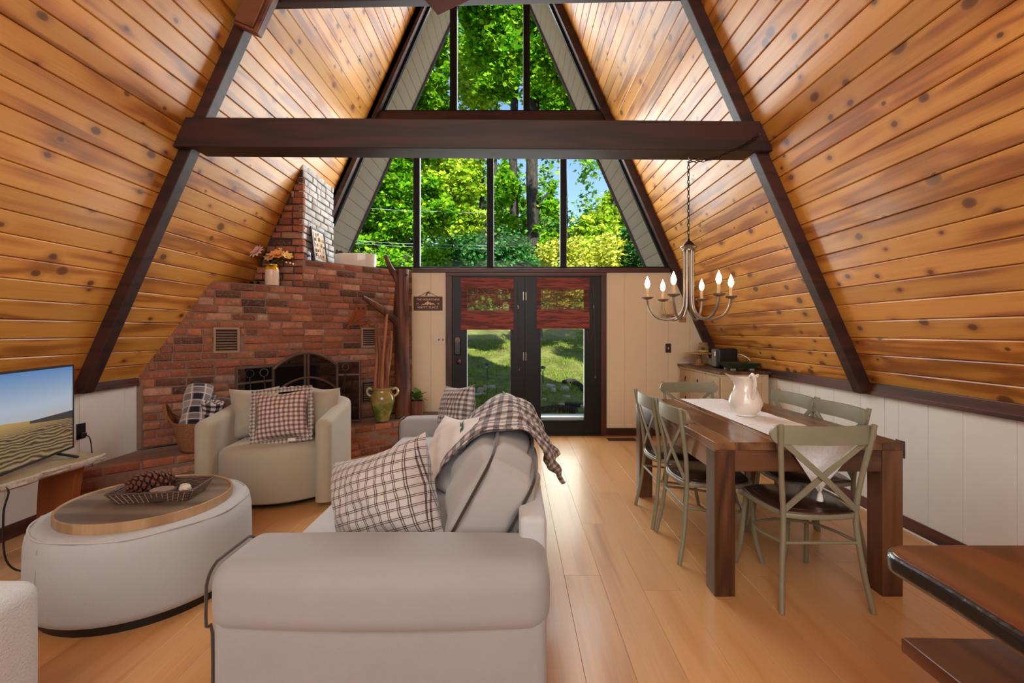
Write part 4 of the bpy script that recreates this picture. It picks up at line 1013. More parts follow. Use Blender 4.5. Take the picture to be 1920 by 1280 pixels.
# pine cone
pc = thing('pine_cone', 'large brown pine cone lying in the woven tray', 'pine cone', (bc.x-.07, bc.y+.02, TZ+.066))
M['cone'] = plain('cone_brown', '#5b3425', .75, var=.35, scale=40)
MB().lathe([(0, -.115), (.022, -.10), (.034, -.05), (.036, .02), (.024, .09), (0, .12)], 12).build('core', M['cone'], pc, rot=(PI/2-.12, 0, -.5))
core_rot = Euler((PI/2-.12, 0, -.5)).to_matrix()
scm = MB(); scm.add([(0, -.014, 0), (.032, -.017, .004), (.041, -.006, .013), (.041, .006, .013), (.032, .017, .004), (0, .014, 0), (.034, 0, -.004), (.044, 0, .009)], [(0, 1, 6), (1, 2, 7, 6), (3, 4, 6, 7), (4, 5, 6), (0, 6, 5), (0, 1, 2, 3, 4, 5)]); scm = scm.mesh('scale', M['cone'], smooth=False)
for k in range(84):
    f = (k+.5)/84; zc = -.105+.215*f; rad = .012+.03*math.sin(PI*min(1, f*1.02))**.7; a = k*2.39996
    mloc = Matrix.Rotation(a, 4, 'Z') @ Matrix.Translation((rad*.62, 0, zc)) @ Matrix.Rotation(-.45+.9*(.5-f), 4, 'Y') @ Matrix.Scale(.62+.55*math.sin(PI*f), 4)
    inst('scale', scm, pc, core_rot.to_4x4() @ mloc)
cd = thing('wood_slice', 'round dark rimmed wood slice coaster in the woven tray', 'coaster', (bc.x+.04, bc.y-.055, TZ+.0085))
MB().lathe([(0, 0), (.056, 0), (.060, .006), (.060, .044), (.055, .049)], 28, sx=1.05).build('bark_rim', plain('slice_bark', '#3f2f2a', .8, var=.3), cd)
MB().lathe([(0, .0), (.053, 0), (.053, .0505), (0, .051)], 28, sx=1.05).build('face', plain('slice_face', '#8b7468', .6, var=.2, scale=30), cd, loc=(0, 0, .0))
cr = MB(); cr.soft((0, 0, 0), (.06, .05, .055), .026, 3); rr_ = random.Random(5); cr.v = [tuple(q*(1+rr_.uniform(-.15, .15)) for q in v) for v in cr.v]
tag(cr.build('crystal_stone', plain('white_crystal', '#cfc4b8', .25, var=.4, scale=40), None, loc=(bc.x+.115, bc.y+.01, TZ+.037), angle=20), 'small white sparkling stone beside the wood slice', 'stone')

# --- corner of a boucle chair at the bottom left
bc2 = thing('boucle_chair', 'white boucle chair whose arm corner shows at bottom left', 'chair', (-1.83, 1.0, 0))
MB().soft((.265, .17, .36), (.24, .50, .54), .05, 6).build('arm', M['boucle'], bc2)
MB().soft((-.1, .12, .26), (.5, .5, .34), .06, 4).build('seat', M['boucle'], bc2)
MB().box2((-.3, -.05, 0), (.36, .38, .09)).build('plinth', M['black'], bc2, smooth=False)

# --- television on the live edge bench
M['liveedge'] = wood('pale_slab_wood', '#b8a684', '#a3906c', '#7c6748', axis='Y', across='X', rough=.4, vary=.02, ringk=3, grain=.5)
M['barkedge'] = plain('crackled_bark_edge', '#b3a294', .9, var=.5, scale=70, bump=1.0, bscale=70)
M['slableg'] = wood('reddish_slab_wood', '#8e4c26', '#7d3f1e', '#5c2c14', axis='Z', across='X', rough=.4, vary=.02, ringk=3, grain=.6)
tb = thing('live_edge_bench', 'low bench of a pale live edge slab along the left wall', 'bench')
m = MB(); N = 40; fr = [(-2.735+.012*math.sin(k*.9)+.008*math.sin(k*2.3), 1.0+2.1*k/N) for k in range(N+1)]
m.rslab([(-3.31, 3.10), (-3.31, 1.0)]+[(x-.02, y) for x, y in fr], .525, .562, .004, 2); m.build('slab', M['liveedge'], tb)
m = MB(); rr_ = random.Random(9); vs = []
for k, (x, y) in enumerate(fr):
    for j, z in enumerate((.518, .530, .543, .555, .5625)): vs.append((x-.024+(.018 if 0 < j < 4 else .004)+rr_.uniform(-.007, .007), y, z+(rr_.uniform(-.003, .002) if j < 4 else 0)))
m.add(vs, [(k*5+j, (k+1)*5+j, (k+1)*5+j+1, k*5+j+1) for k in range(N) for j in range(4)]); m.build('bark_edge', M['barkedge'], tb, angle=12)
for yc in (2.93, 1.5):
    m = MB(); P = [(-3.09, yc, 0), (-2.86, yc, 0), (-2.85, yc, .2), (-2.83, yc, .38), (-2.81, yc, .5), (-2.81, yc, .53), (-3.05, yc, .53), (-3.045, yc, .47), (-3.06, yc, .40), (-3.07, yc, .2)]
    if yc < 2: P = [(x-.05, y, z) for x, y, z in P]
    P = [(x+.015, y, z) for x, y, z in P]
    m.extrude(P, (0, .055, 0)); m.build('slab_leg', M['slableg'], tb, smooth=False, bevel=.004)
ang = math.atan2(2.175-3.085, -2.67+2.967)
tvx = Vector((-2.67+2.967, 2.175-3.085, 0)).normalized(); tvn = Vector((-tvx.y, tvx.x, 0))
tv = bpy.data.objects.new('television', None); col.objects.link(tv); tag(tv, 'black framed flat television showing rippled sand dunes', 'television')
tv.matrix_world = Matrix(((tvx.x, -tvn.x, 0, -2.967), (tvx.y, -tvn.y, 0, 3.085), (0, 0, 1, .603), (0, 0, 0, 1)))    # local x towards the camera, -y to the room
TW, TH = .965, .558
MB().box2((0, 0, 0), (TW, .045, TH)).build('casing', M['black'], tv, smooth=False, bevel=.004)
b = MB(); b.box2((0, -.006, 0), (TW, .0, .014)); b.box2((0, -.006, TH-.011), (TW, 0, TH)); b.box2((0, -.006, 0), (.011, 0, TH)); b.box2((TW-.011, -.006, 0), (TW, 0, TH)); b.build('bezel', plain('grey_bezel', '#2a2d31', .35), tv, smooth=False)
t = NT('dune_screen'); v = t.xyz(t.coord()); u_ = t.math('DIVIDE', v[0], TW); w_ = t.math('DIVIDE', v[2], TH)
skyc = t.ramp(w_, [(.46, C('#a9a9ab')), (.62, C('#a3b0bf')), (1, C('#4f7cb0'))])
dep = t.math('MAXIMUM', t.math('SUBTRACT', .50, w_), .004); lg = t.math('LOGARITHM', t.math('ADD', dep, .05), 2.718)
wob = t.noise(t.comb(t.math('MULTIPLY', u_, 3.2), t.math('MULTIPLY', lg, 1.6), 0.0), 1.0, 2, .5); wob2 = t.noise(t.comb(t.math('MULTIPLY', u_, 9.0), t.math('MULTIPLY', lg, 5.0), 0.0), 1.0, 2, .5)
ph = t.math('ADD', t.math('ADD', t.math('MULTIPLY', lg, 62.0), t.math('MULTIPLY', u_, 16.0)), t.math('ADD', t.math('MULTIPLY', wob, 26.0), t.math('MULTIPLY', wob2, 5.0)))
rip = t.math('MULTIPLY_ADD', t.math('SINE', ph), .5, .5)
sand = t.ramp(rip, [(.0, C('#3a2a1d')), (.35, C('#5f4a35')), (1, C('#8f7654'))]); sand = t.mix(t.ramp(w_, [(.33, (0,)*3), (.47, (.85,)*3)]), sand, C('#b08d55'))
hor = t.math('ADD', .47, t.math('MULTIPLY', t.math('SUBTRACT', .5, u_), -.0)); hor = t.math('ADD', .455, t.math('MULTIPLY', t.math('MAXIMUM', t.math('SUBTRACT', u_, .42), 0.0), .16))
isky = t.math('GREATER_THAN', w_, hor); rid = t.math('MULTIPLY', t.math('LESS_THAN', u_, .44), t.math('MULTIPLY', t.math('LESS_THAN', w_, hor), t.math('GREATER_THAN', w_, t.math('ADD', .36, t.math('MULTIPLY', u_, .16)))))
c = t.mix(isky, sand, skyc); c = t.mix(rid, c, C('#3a3432'))
t.col((.02, .02, .02, 1)); t.l(c, t.p.inputs['Emission Color']); t.p.inputs['Emission Strength'].default_value = .56; t.par(.25, spec=.3)
MB().add([(.011, -.003, .014), (TW-.011, -.003, .014), (TW-.011, -.003, TH-.011), (.011, -.003, TH-.011)], [(0, 1, 2, 3)]).build('screen', t.m, tv, smooth=False)
for x in (.14, .82):
    f = MB(); f.tube([(x, .02, .01), (x, .015, -.006)], .014, 8)
    for s in (-1, 1): f.bar((x, .02, -.004), (x+.0, .02+s*.115, -.036), .018, .012)
    f.build('foot', M['black'], tv, smooth=False)
rm = MB(); rm.box((0, 0, .009), (.045, .15, .016)); ro = rm.build('remote_control', M['black'], None, loc=(-2.83, 2.44, .5625), rot=(0, 0, .45), smooth=False, bevel=.004); tag(ro, 'small black remote control on the live edge bench', 'remote')
bt = MB()
for k in range(6): bt.box(((-1)**k*.009, -.05+.018*k, .0185), (.009, .008, .003))
bt.build('buttons', plain('grey_buttons', '#6d6f72', .5), ro, smooth=False)
tag(MB().tube(smoothpts([(-2.93, 2.42, .62), (-2.90, 2.42, .58), (-2.80, 2.45, .566), (-2.725, 2.47, .53), (-2.74, 2.46, .40), (-2.735, 2.47, .15), (-2.76, 2.60, .03), (-2.95, 2.9, .012)], 6), .005, 6).build('power_cable', M['black'], None), 'thin black cable hanging from the bench to the floor', 'cable')
ol = thing('outlet', 'black outlet plate with plug on the white left wall', 'outlet', (XL+.008, 3.56, .61))
MB().box((0, 0, 0), (.008, .075, .12)).build('plate', M['black'], ol, smooth=False, bevel=.003)
MB().box((.018, 0, -.028), (.03, .035, .035)).build('plug', M['black'], ol, smooth=False, bevel=.006)
MB().tube(smoothpts([(.03, 0, -.03), (.05, .02, -.06), (.03, .06, -.2), (.02, .08, -.5)]), .004, 6).build('plug_cable', M['black'], ol)
for k in (-.0, .03): MB().box((.005, 0, k-.0+.005), (.002, .028, .02)).build('socket', plain('dark_socket', '#2b2b2d', .3), ol, smooth=False)

# ================================================================== FIREPLACE ACCESSORIES
def dg(px, py, off=0.0):
    c = WA.x-WA.y+off*math.sqrt(2); u = (px-964)/860; Y = -c/(1-u); return Vector((u*Y, Y, H-(py-622)*Y/860))
M['mesh'] = NT('fire_mesh'); t = M['mesh']; t.t.nodes.remove(t.p)
d_ = t.n('ShaderNodeBsdfDiffuse'); d_.inputs[0].default_value = C('#1b1716'); tr = t.n('ShaderNodeBsdfTransparent'); mx = t.n('ShaderNodeMixShader'); mx.inputs[0].default_value = .72
t.l(tr.outputs[0], mx.inputs[1]); t.l(d_.outputs[0], mx.inputs[2]); t.l(mx.outputs[0], t.out.inputs[0]); M['mesh'] = t.m
M['screen_iron'] = plain('bronze_screen_iron', '#5b4a41', .5, metal=.3, var=.15)
fs = thing('fire_screen', 'three part bronze iron fire screen with arched middle on the hearth', 'fire screen')
def flat(p): return Vector((p.x, p.y, HZ+.003))
Lo, Li, Ri, Ro = flat(dg(443, 700, .24)), flat(dg(512, 700, .10)), flat(dg(633, 700, .10)), flat(dg(675, 700, .24))
def wing(a, b, zt):
    o = bpy.data.objects.new('wing_panel', None); col.objects.link(o); o.parent = fs
    m = MB(); w = .02; up = Vector((0, 0, zt-HZ-.01))
    for p, q in ((a, a+up), (b, b+up), (a+up, b+up), (a+Vector((0, 0, .02)), b+Vector((0, 0, .02))), (a+up*.78, b+up*.78)): m.bar(p, q, w, w if q is not b+up*.78 else .012, up=(0, 0, 1) if abs((q-p).z) < .1 else (1, 0, 0))
    m.build('frame', M['screen_iron'], o, smooth=False)
    MB().add([a, b, b+up, a+up], [(0, 1, 2, 3)]).build('mesh_sheet', M['mesh'], o, smooth=False)
wing(Lo, Li, 1.035); wing(Ri, Ro, 1.05)
cp = bpy.data.objects.new('arched_panel', None); col.objects.link(cp); cp.parent = fs
ax = (Ri-Li).normalized(); Wd = (Ri-Li).length
def arc(zs, zc, a0=0.0, a1=1.0, n=16): return [Li+ax*(Wd*(a0+(a1-a0)*k/n))+Vector((0, 0, zs-HZ+(zc-zs)*(1-(2*(a0+(a1-a0)*k/n)-1)**2))) for k in range(n+1)]
m = MB(); w = .017
m.tube(arc(.985, 1.145), w, 6); m.tube(arc(.72, .875), .013, 6)
for p in (Li, Ri): m.bar(p, p+Vector((0, 0, .985-HZ)), .024, .024, up=(1, 0, 0))
for s in (-.018, .018): m.bar(Li+ax*(Wd/2+s), Li+ax*(Wd/2+s)+Vector((0, 0, 1.135-HZ)), .02, .02, up=(1, 0, 0))
m.bar(Li+Vector((0, 0, .02)), Ri+Vector((0, 0, .02)), .02, .02); m.build('frame', M['screen_iron'], cp, smooth=False)
A_ = arc(.985, 1.145); m = MB(); m.add([Li, Ri]+A_[::-1], [tuple(range(2+len(A_)))]); m.build('mesh_sheet', M['mesh'], cp, smooth=False)
hd = MB()
for s in (-.03, .03): hd.tube([Li+ax*(Wd/2+s)+Vector((.018*1, -.018, z-HZ)) for z in (.66, .69, .72)], .006, 6); hd.tube([Li+ax*(Wd/2+s+.03*math.cos(a))+Vector((.02, -.02, .69-HZ+.03*math.sin(a))) for a in [2*PI*k/12 for k in range(12)]], .004, 5, closed=True)
hd.build('handle', M['iron'], cp)
# hearth tools hooked over the wings
def tool(px, py0, off, lab, kind):
    p = dg(px, py0, off); tt = thing('hearth_tool', lab, 'fireplace tool', (p.x, p.y, HZ+.006), group='iron fireplace tools'); top = p.z-HZ
    m = MB(); m.tube([(.038*math.cos(a)*WU.x, .038*math.cos(a)*WU.y, top-.04+.038*math.sin(a)) for a in [2*PI*k/18 for k in range(18)]], .0038, 6, closed=True); m.build('ring_handle', M['screen_iron'] if kind else M['iron'], tt)
    if kind == 2:
        m = MB(); m.tube([(0, 0, top-.08), (-.03, -.02, top-.3), (-.07, -.06, .02)], .005, 6); m.tube([(0, 0, top-.08), (-.01, -.01, top-.3), (-.03, -.03, .02)], .005, 6)
    else: m = MB(); m.tube([(0, 0, top-.08), (.006, .006, top-.2), (0, 0, 0)], .006, 6)
    m.build('shaft', M['iron'], tt)
tool(468, 694, .23, 'iron poker at the outer left of the fire screen', 0); tool(495, 692, .19, 'iron poker with grey ring beside the arched screen panel', 1); tool(648, 682, .22, 'iron fire tongs on the right screen wing', 2)
# log post with branch stubs
M['log'] = wood('debarked_log', '#6e3f28', '#57301f', '#321a12', axis='Z', across='X', rough=.6, vary=.02, ringk=5, grain=.9)
lp = thing('log_post', 'tall barkless tree trunk standing on the hearth with branch stubs', 'tree trunk', (-1.375, 5.66, HZ+.002))
lm = MB(); lm.tube([(.0, 0, 0), (.0, 0, .3), (-.01, 0, .8), (-.02, 0, 1.2), (-.01, 0, 1.55), (-.005, 0, 1.82)], [.098, .094, .092, .096, .082, .078], 14); lm.v = [(x*(1+.05*math.sin(5*math.atan2(y, x)+z*3)), y*(1+.05*math.sin(5*math.atan2(y, x)+z*3)), z) for x, y, z in lm.v]; lm.build('trunk', M['log'], lp)
for P, R_ in (([(0, 0, 1.55), (-.06, -.03, 1.70), (-.14, -.06, 1.84), (-.19, -.08, 1.98)], [.05, .042, .034, .024]), ([(-.02, 0, 1.12), (-.10, -.10, 1.22), (-.26, -.24, 1.36), (-.38, -.34, 1.45)], [.06, .05, .04, .024]), ([(-.05, -.02, .42), (-.13, -.08, .36), (-.22, -.13, .40), (-.27, -.16, .47)], [.03, .025, .02, .014]), ([(.03, -.04, 1.72), (.07, -.06, 1.76)], [.02, .01]), ([(-.06, -.03, .45), (-.09, -.06, .54)], [.018, .008])):
    lm = MB(); lm.tube(smoothpts(P, 4), list(np.interp(np.linspace(0, 1, 4*(len(P)-1)+1), np.linspace(0, 1, len(R_)), R_)), 9); lm.build('branch', M['log'], lp)
# urn with sticks
M['urn'] = NT('green_glaze'); t = M['urn']; v = t.coord(); c = t.ramp(t.noise(v, 9, 5, .6), [(.3, C('#4a5a22')), (.5, C('#6f7a35')), (.62, C('#98935a')), (.78, C('#c7a878'))])
z_ = t.math('MULTIPLY', t.xyz(v)[2], 3.0); t.col(t.mix(t.ramp(z_, [(.55, (0,)*3), (.9, (.5,)*3)]), c, C('#b08c5c'))); M['urn'] = t.par(.15, coat=.6)
ux, uy = -1.55, 5.40
ur = thing('green_urn', 'green glazed urn with two loop handles on the hearth', 'urn', (ux, uy, HZ+.003))
MB().lathe([(.0, 0), (.075, 0), (.08, .012), (.095, .07), (.125, .17), (.142, .25), (.135, .30), (.108, .335), (.104, .36), (.122, .382), (.124, .395), (.112, .396), (.098, .37), (.098, .33), (.11, .28), (.0, .05)], 32, cap=False).build('body', M['urn'], ur)
for a in (PI*1.02, .08):
    P = [(math.cos(a)*r, math.sin(a)*r, z) for r, z in ((.115, .372), (.155, .385), (.178, .355), (.168, .315), (.135, .29))]
    MB().tube(smoothpts(P, 4), .014, 8).build('handle', plain('cream_glaze', '#b9ad80', .2, var=.2, coat=.5), ur)
M['stick'] = wood('debarked_stick', '#b0714c', '#95553a', '#6d3b28', axis='Z', across='X', rough=.6, vary=.15, ringk=3)
rr_ = random.Random(21); SX = [(-.05, 1.26, .10, 'tallest pale stick leaning right out of the urn'), (-.075, 1.14, -.01, 'stout left stick standing in the urn'), (-.035, 1.20, .06, 'thin stick behind the stout one in the urn'), (.0, 1.10, .04, 'middle reddish stick in the urn'), (.03, 1.06, .065, 'right bowed stick in the urn'), (.05, .98, .05, 'short right stick in the urn'), (-.06, 1.0, .0, 'short left stick in the urn')]
for i, (dx, ht, lean, lab) in enumerate(SX):
    dy = rr_.uniform(-.04, .05); m = MB(); P = [(dx*.6, dy*.4, .06), (dx+lean*.3+rr_.uniform(-.01, .01), dy*.8, .42), (dx+lean*.6+rr_.uniform(-.025, .025), dy, .75), (dx+lean*1.1, dy, ht)]
    m.tube(smoothpts(P, 5), list(np.linspace(.025, .014, 16)), 8); tag(m.build('wood_stick', M['stick'], None, loc=(ux, uy, HZ)), lab, 'stick', 'sticks standing in the green urn')
# ring with beads on the low branch
bp = Vector((-1.375-.135, 5.66-.12, HZ+.36)); bo_ = thing('bead_hanger', 'silver ring with gold ball and beads hanging on the low branch', 'ornament', (bp.x, bp.y, bp.z))
MB().tube([(.036*math.cos(a), 0, -.005+.036*math.sin(a)) for a in [2*PI*k/20 for k in range(20)]], .005, 6, closed=True).build('ring', M['nickel'], bo_)
MB().lathe([(.028*math.sin(PI*k/10), -.078-.028*math.cos(PI*k/10)) for k in range(11)], 14, cap=False).build('gold_ball', M['brass'], bo_)
for k, r in enumerate((.012, .016, .012, .016, .012, .014)): MB().lathe([(r*math.sin(PI*j/6), -.125-.03*k-r*math.cos(PI*j/6)) for j in range(7)], 10, cap=False).build('bead', M['nickel'] if k % 2 else M['black'], bo_)
# potted plant
pp = thing('potted_plant', 'small leafy plant in a fluted brown pot on the hearth', 'plant', (-1.225, 5.745, HZ+.003))
m = MB(); N = 36; ring = lambda r, z: [(r*(1+.035*(k % 2))*math.cos(2*PI*k/N), r*(1+.035*(k % 2))*math.sin(2*PI*k/N), z) for k in range(N)]
vs = ring(.082, 0)+ring(.086, .19)+ring(.076, .19)+ring(.074, .165); m.add(vs, [(j*N+k, j*N+(k+1) % N, (j+1)*N+(k+1) % N, (j+1)*N+k) for j in range(3) for k in range(N)]+[tuple(range(N-1, -1, -1)), tuple(3*N+k for k in range(N))]); m.build('pot', plain('brown_fluted_pot', '#6a3a2c', .5), pp, angle=20)
M['leafg'] = plain('olive_leaf', '#5c7a33', .45, var=.35, scale=14)
def leafm(L, W, bend=.4):
    m = MB(); n = 6
    m.grid(lambda a, b: Vector(((b-.5)*2*W*math.sin(PI*min(.98, a*.93+.05))**.8, L*a, -bend*L*a*a+.12*W*abs(b-.5)*2)), n, 4); return m
lms = [leafm(.13, .05).mesh('leaf', M['leafg'], angle=180), leafm(.10, .04, .2).mesh('leaf', M['leafg'], angle=180)]
for k in range(17):
    a = k*2.4; el = .2+1.1*(k/17); inst('leaf', lms[k % 2], pp, Matrix.Translation((.02*math.cos(a), .02*math.sin(a), .19+.05*(k/17))) @ Matrix.Rotation(a, 4, 'Z') @ Matrix.Rotation(el, 4, 'X'))
# woven basket with rolled blankets
M['jute'] = plain('jute_basket', '#8a5c3a', .85, var=.6, scale=75, bump=1.0, bscale=75)
bx, by = -2.80, 4.13
bk = thing('woven_basket', 'round jute basket with raised handle on the hearth', 'basket', (bx, by, HZ+.004))
def brim(a): return .26+.075*max(0, math.cos(2*(a-math.radians(205))))**3*(1.5 if math.cos(a-math.radians(205)) > 0 else 1)
m = MB(); N = 44; NR = 22; vs = []
for j in range(NR+1):
    f = j/NR
    for k in range(N):
        a = 2*PI*k/N; r = .165+.075*f**.8+.004*math.sin(j*PI)+(.004 if (j+k//2) % 2 else 0)+(.05*max(0, f-.75)*4*max(0, math.cos(2*(a-math.radians(205))))**3); vs.append((r*math.cos(a), r*math.sin(a), f*brim(a)))
m.add(vs, [(j*N+k, j*N+(k+1) % N, (j+1)*N+(k+1) % N, (j+1)*N+k) for j in range(NR) for k in range(N)]+[tuple(range(N-1, -1, -1))]); o_ = m.build('body', M['jute'], bk, angle=180); s_ = o_.modifiers.new('wall', 'SOLIDIFY'); s_.thickness = .012; s_.offset = -1
m = MB(); vs = []
for k in range(9):
    a = math.radians(205)-.34+.68*k/8; r = .262+.02*math.sin(PI*k/8); vs.append((r*math.cos(a), r*math.sin(a), .26+.15*math.sin(PI*k/8)**.6))
m.tube(vs, .014, 8); m.build('handle', M['jute'], bk)
def plaidmat(name, base, mid, dark, line, p):
    t = NT(name); v = t.xyz(t.coord('UV')); a = stripes(t, v[0], p, [(.0, .42)]); b = stripes(t, v[1], p, [(.0, .42)]); c = t.mix(t.math('MULTIPLY', t.math('ADD', a, b), .5), C(base), C(dark)); c = t.mix(t.math('MULTIPLY', a, b), c, C(mid))
    for q in (0, 1):
        for s in ([(.47, .52), (.9, .95)]): c = t.mix(t.math('MULTIPLY', stripes(t, v[q], p, [s]), .8), c, C(line))
    t.col(c); t.bump(t.noise(t.coord(), 180, 3), .5, .004); return t.par(.95, spec=.1, sheen=.4)
def roll(name, lab, loc, R, L, turns, mat, axis_rot, thick=.024, uvs=1.0, sq=1.0):
    n = int(40*turns); P = []
    for k in range(n+1): a = 2*PI*turns*k/n; r = R*(.22+.78*k/n); P.append((r*math.cos(a), r*math.sin(a)*sq))
    m = MB(); W = 10; m.grid(lambda a, b: Vector((P[round(a*n)][0]+.006*math.sin(b*9+a*30), (b-.5)*L, P[round(a*n)][1]+.006*math.sin(b*7+a*21))), n, W)
    o = m.build(name, mat, None, loc=loc, rot=axis_rot, angle=180); uv = o.data.uv_layers.new(name='UVMap')
    for l in o.data.loops: i = l.vertex_index; uv.data[l.index].uv = ((i//(W+1))/n*R*2*PI*turns*.6*uvs, (i % (W+1))/W*L*uvs)
    s = o.modifiers.new('thick', 'SOLIDIFY'); s.thickness = thick; s.offset = 0; return tag(o, lab, 'blanket')
roll('rolled_blanket', 'big rolled blue grey plaid blanket in the jute basket', (bx-.035, by-.01, HZ+.36), .135, .40, 1.9, plaidmat('blue_plaid', '#9b8f8e', '#20222e', '#2f3644', '#d8cfcb', .125), (1.02, .12, .55), .02)
roll('rolled_blanket', 'smaller rolled black and white checked blanket in the basket', (bx+.105, by-.03, HZ+.30), .085, .26, 2.6, check('bw_check', '#d8d0cb', '#6f625f', '#241c1c', .045, [(0, .5)], axes='XY', uv=True), (PI/2+.12, .15, .2), .012)
tag(MB().soft((0, 0, 0), (.24, .16, .15), .06, 5, bulge=(.02, .02, .02)).build('fleece_throw', fabric('brown_fleece', '#5a4138', 90, 1.0, .2), None, loc=(bx+.11, by+.13, HZ+.345), rot=(.1, .2, .3)), 'fluffy brown folded throw behind the checked roll in the basket', 'blanket')
# owl of rusty sheet metal
M['rust'] = plain('rusty_metal', '#8a4720', .7, var=.4, scale=25, metal=.2)
op = dg(674, 594, .014); ow = thing('metal_owl', 'flat rusty metal owl perched on a branch on the brick wall', 'wall decor', (op.x, op.y, op.z)); owm = frame_mx(op, u3, z3, n3); ow.matrix_world = owm
def owl_pts(L): return [(x*.0105, y*.0066-.002) for x, y in L]
prof_o = [(-5, -25), (-4.2, -14), (-9.5, -14.5), (-13, -19), (-15, -24), (-17, -16), (-14.5, -8), (-10, 6), (-5.8, 14), (-4.8, 27), (0, 22.5), (5, 21.5), (10.5, 25), (7.6, 17), (7.2, 6), (5.6, -2), (3.5, -12), (1.0, -15)]
prof_o = [(-14.5, -26), (-16, -19), (-13, -6), (-8.5, 5), (-5.2, 14), (-4.8, 26), (0, 22), (6, 21.5), (11.5, 24.5), (8.2, 17), (8.2, 8), (6, -4), (4.5, -12), (1.2, -17), (-1, -14.5), (-6, -15), (-12, -15.5)]
m = MB(); m.extrude([(x*.0100, y*.0066, 0) for x, y in prof_o], (0, 0, .004)); m.build('owl_body', M['rust'], ow, smooth=False)
m = MB(); m.tube(smoothpts([(.02, -.10, .004), (.07, -.082, .006), (.11, -.075, .006), (.145, -.10, .004), (.19, -.11, .004)], 4), .007, 6)
m.extrude([(.105, -.075, .002), (.115, -.03, .002), (.14, -.045, .002), (.155, -.09, .002)], (0, 0, .004)); m.extrude([(.11, -.10, .002), (.13, -.13, .002), (.165, -.13, .002), (.15, -.10, .002)], (0, 0, .004)); m.build('perch_branch', M['rust'], ow, smooth=False)
m = MB(); m.tube(smoothpts([(-.10, -.08, .006), (-.06, .02, .006), (-.02, .06, .006)], 4), .002, 5); m.tube(smoothpts([(-.08, -.09, .006), (-.0, -.03, .006), (.05, .0, .006)], 4), .002, 5); m.build('feather_lines', plain('dark_rust', '#4d2413', .8), ow)
for s in (-.012, .048): MB().lathe([(.014, 0), (.014, .003), (.006, .004), (0, .004)], 12, (s, .105, .004)).build('eye_disc', plain('dark_rust', '#4d2413', .8), ow)
# on the lower ledge: vase with flowers, glass dish
vz = LEDGE+.003; vx_, vy_ = -2.615, 4.955
va = thing('stoneware_vase', 'cream stoneware vase with yellow glazed shoulder on the brick ledge', 'vase', (vx_, vy_, vz))
MB().lathe([(0, 0), (.066, 0), (.070, .006), (.070, .165)], 24, cap=False).build('body', plain('cream_stoneware', '#e2c7ae', .3, var=.03, coat=.3), va)
MB().lathe([(.070, .165), (.067, .19), (.052, .208), (.052, .212), (.057, .216), (.057, .226), (.05, .227), (.046, .215), (.046, .12)], 24, cap=False).build('glazed_shoulder', plain('yellow_glaze', '#dda11c', .15, var=.1, coat=.6), va)
def petals(n, L, W, mat, tilt, r0=.004):
    m = MB(); base = leafm(L, W, .15)
    for k in range(n):
        mxp = Matrix.Rotation(2*PI*k/n, 4, 'Z') @ Matrix.Translation((0, r0, 0)) @ Matrix.Rotation(tilt, 4, 'X'); m.add(base.v, base.f, mxp)
    return m
def flower(lab, dx, dz, dy, colr, n, L, W, tilt, rot, centre, layers=1):
    f = thing('silk_flower', lab, 'flower', (vx_, vy_, vz+.12)); tip = Vector((dx, dy, dz-.12))
    MB().tube(smoothpts([(0, 0, -.05), (dx*.3, dy*.3, (dz-.12)*.55), tip], 5), .003, 5).build('stem', plain('green_stem', '#4b5a2c', .7), f)
    for l in range(layers): petals(n, L*(1-.25*l), W, None, tilt+.45*l).build('petals', plain('petal_'+colr[1:], colr, .7, var=.12), f, loc=tip, rot=rot, angle=180)
    MB().lathe([(0, -.004), (.012, 0), (.010, .010), (0, .013)], 10).build('flower_centre', plain('centre', centre, .8), f, loc=tip, rot=rot)
flower('pale pink silk dahlia at the upper left of the vase', -.158, .365, -.03, '#e2bdb3', 11, .085, .016, .12, (.95, -.3, 0), '#c9909a', 2)
flower('orange yellow silk rose at the right of the vase', .085, .315, -.05, '#e7a45a', 8, .075, .026, .5, (.8, .35, 0), '#c77a2c', 2)
flower('soft yellow silk lily at the far right of the vase', .155, .305, .0, '#ecc878', 7, .07, .02, .75, (.6, .8, 0), '#d59c3c')
flower('peach silk flower in the middle of the vase', .01, .29, -.06, '#d99b6c', 8, .06, .02, .45, (1.0, .0, 0), '#a55e30')
flower('small white silk sprig above the roses', .10, .38, -.02, '#e3dcc4', 6, .03, .01, .8, (.3, .2, 0), '#c9c4a5')
fo = thing('flower_foliage', 'dark green leaves spilling round the vase mouth', 'foliage', (vx_, vy_, vz+.2))
fl1 = leafm(.12, .032, .35).mesh('leaf', plain('dusky_leaf', '#4a4f2c', .7, var=.3), angle=180)
for k in range(20):
    a = k*2.4; inst('leaf', fl1, fo, Matrix.Translation((.02*math.cos(a), .02*math.sin(a), .015+.04*(k % 3))) @ Matrix.Rotation(a, 4, 'Z') @ Matrix.Rotation(.15+.25*(k % 4), 4, 'X'))
sp = thing('berry_sprig', 'thin sprig with small white buds right of the vase', 'flower', (vx_, vy_, vz+.12))
MB().tube(smoothpts([(0, 0, 0), (.1, -.01, .11), (.16, -.01, .12), (.235, -.02, .105)], 5), .002, 5).build('twig', plain('twig', '#5a4a30', .8), sp)
for q in ((.16, -.01, .128), (.20, -.015, .12), (.235, -.02, .11)): MB().lathe([(.011*math.sin(PI*j/6), -.011*math.cos(PI*j/6)) for j in range(7)], 8, q, cap=False).build('bud', M['whiteplastic'], sp)
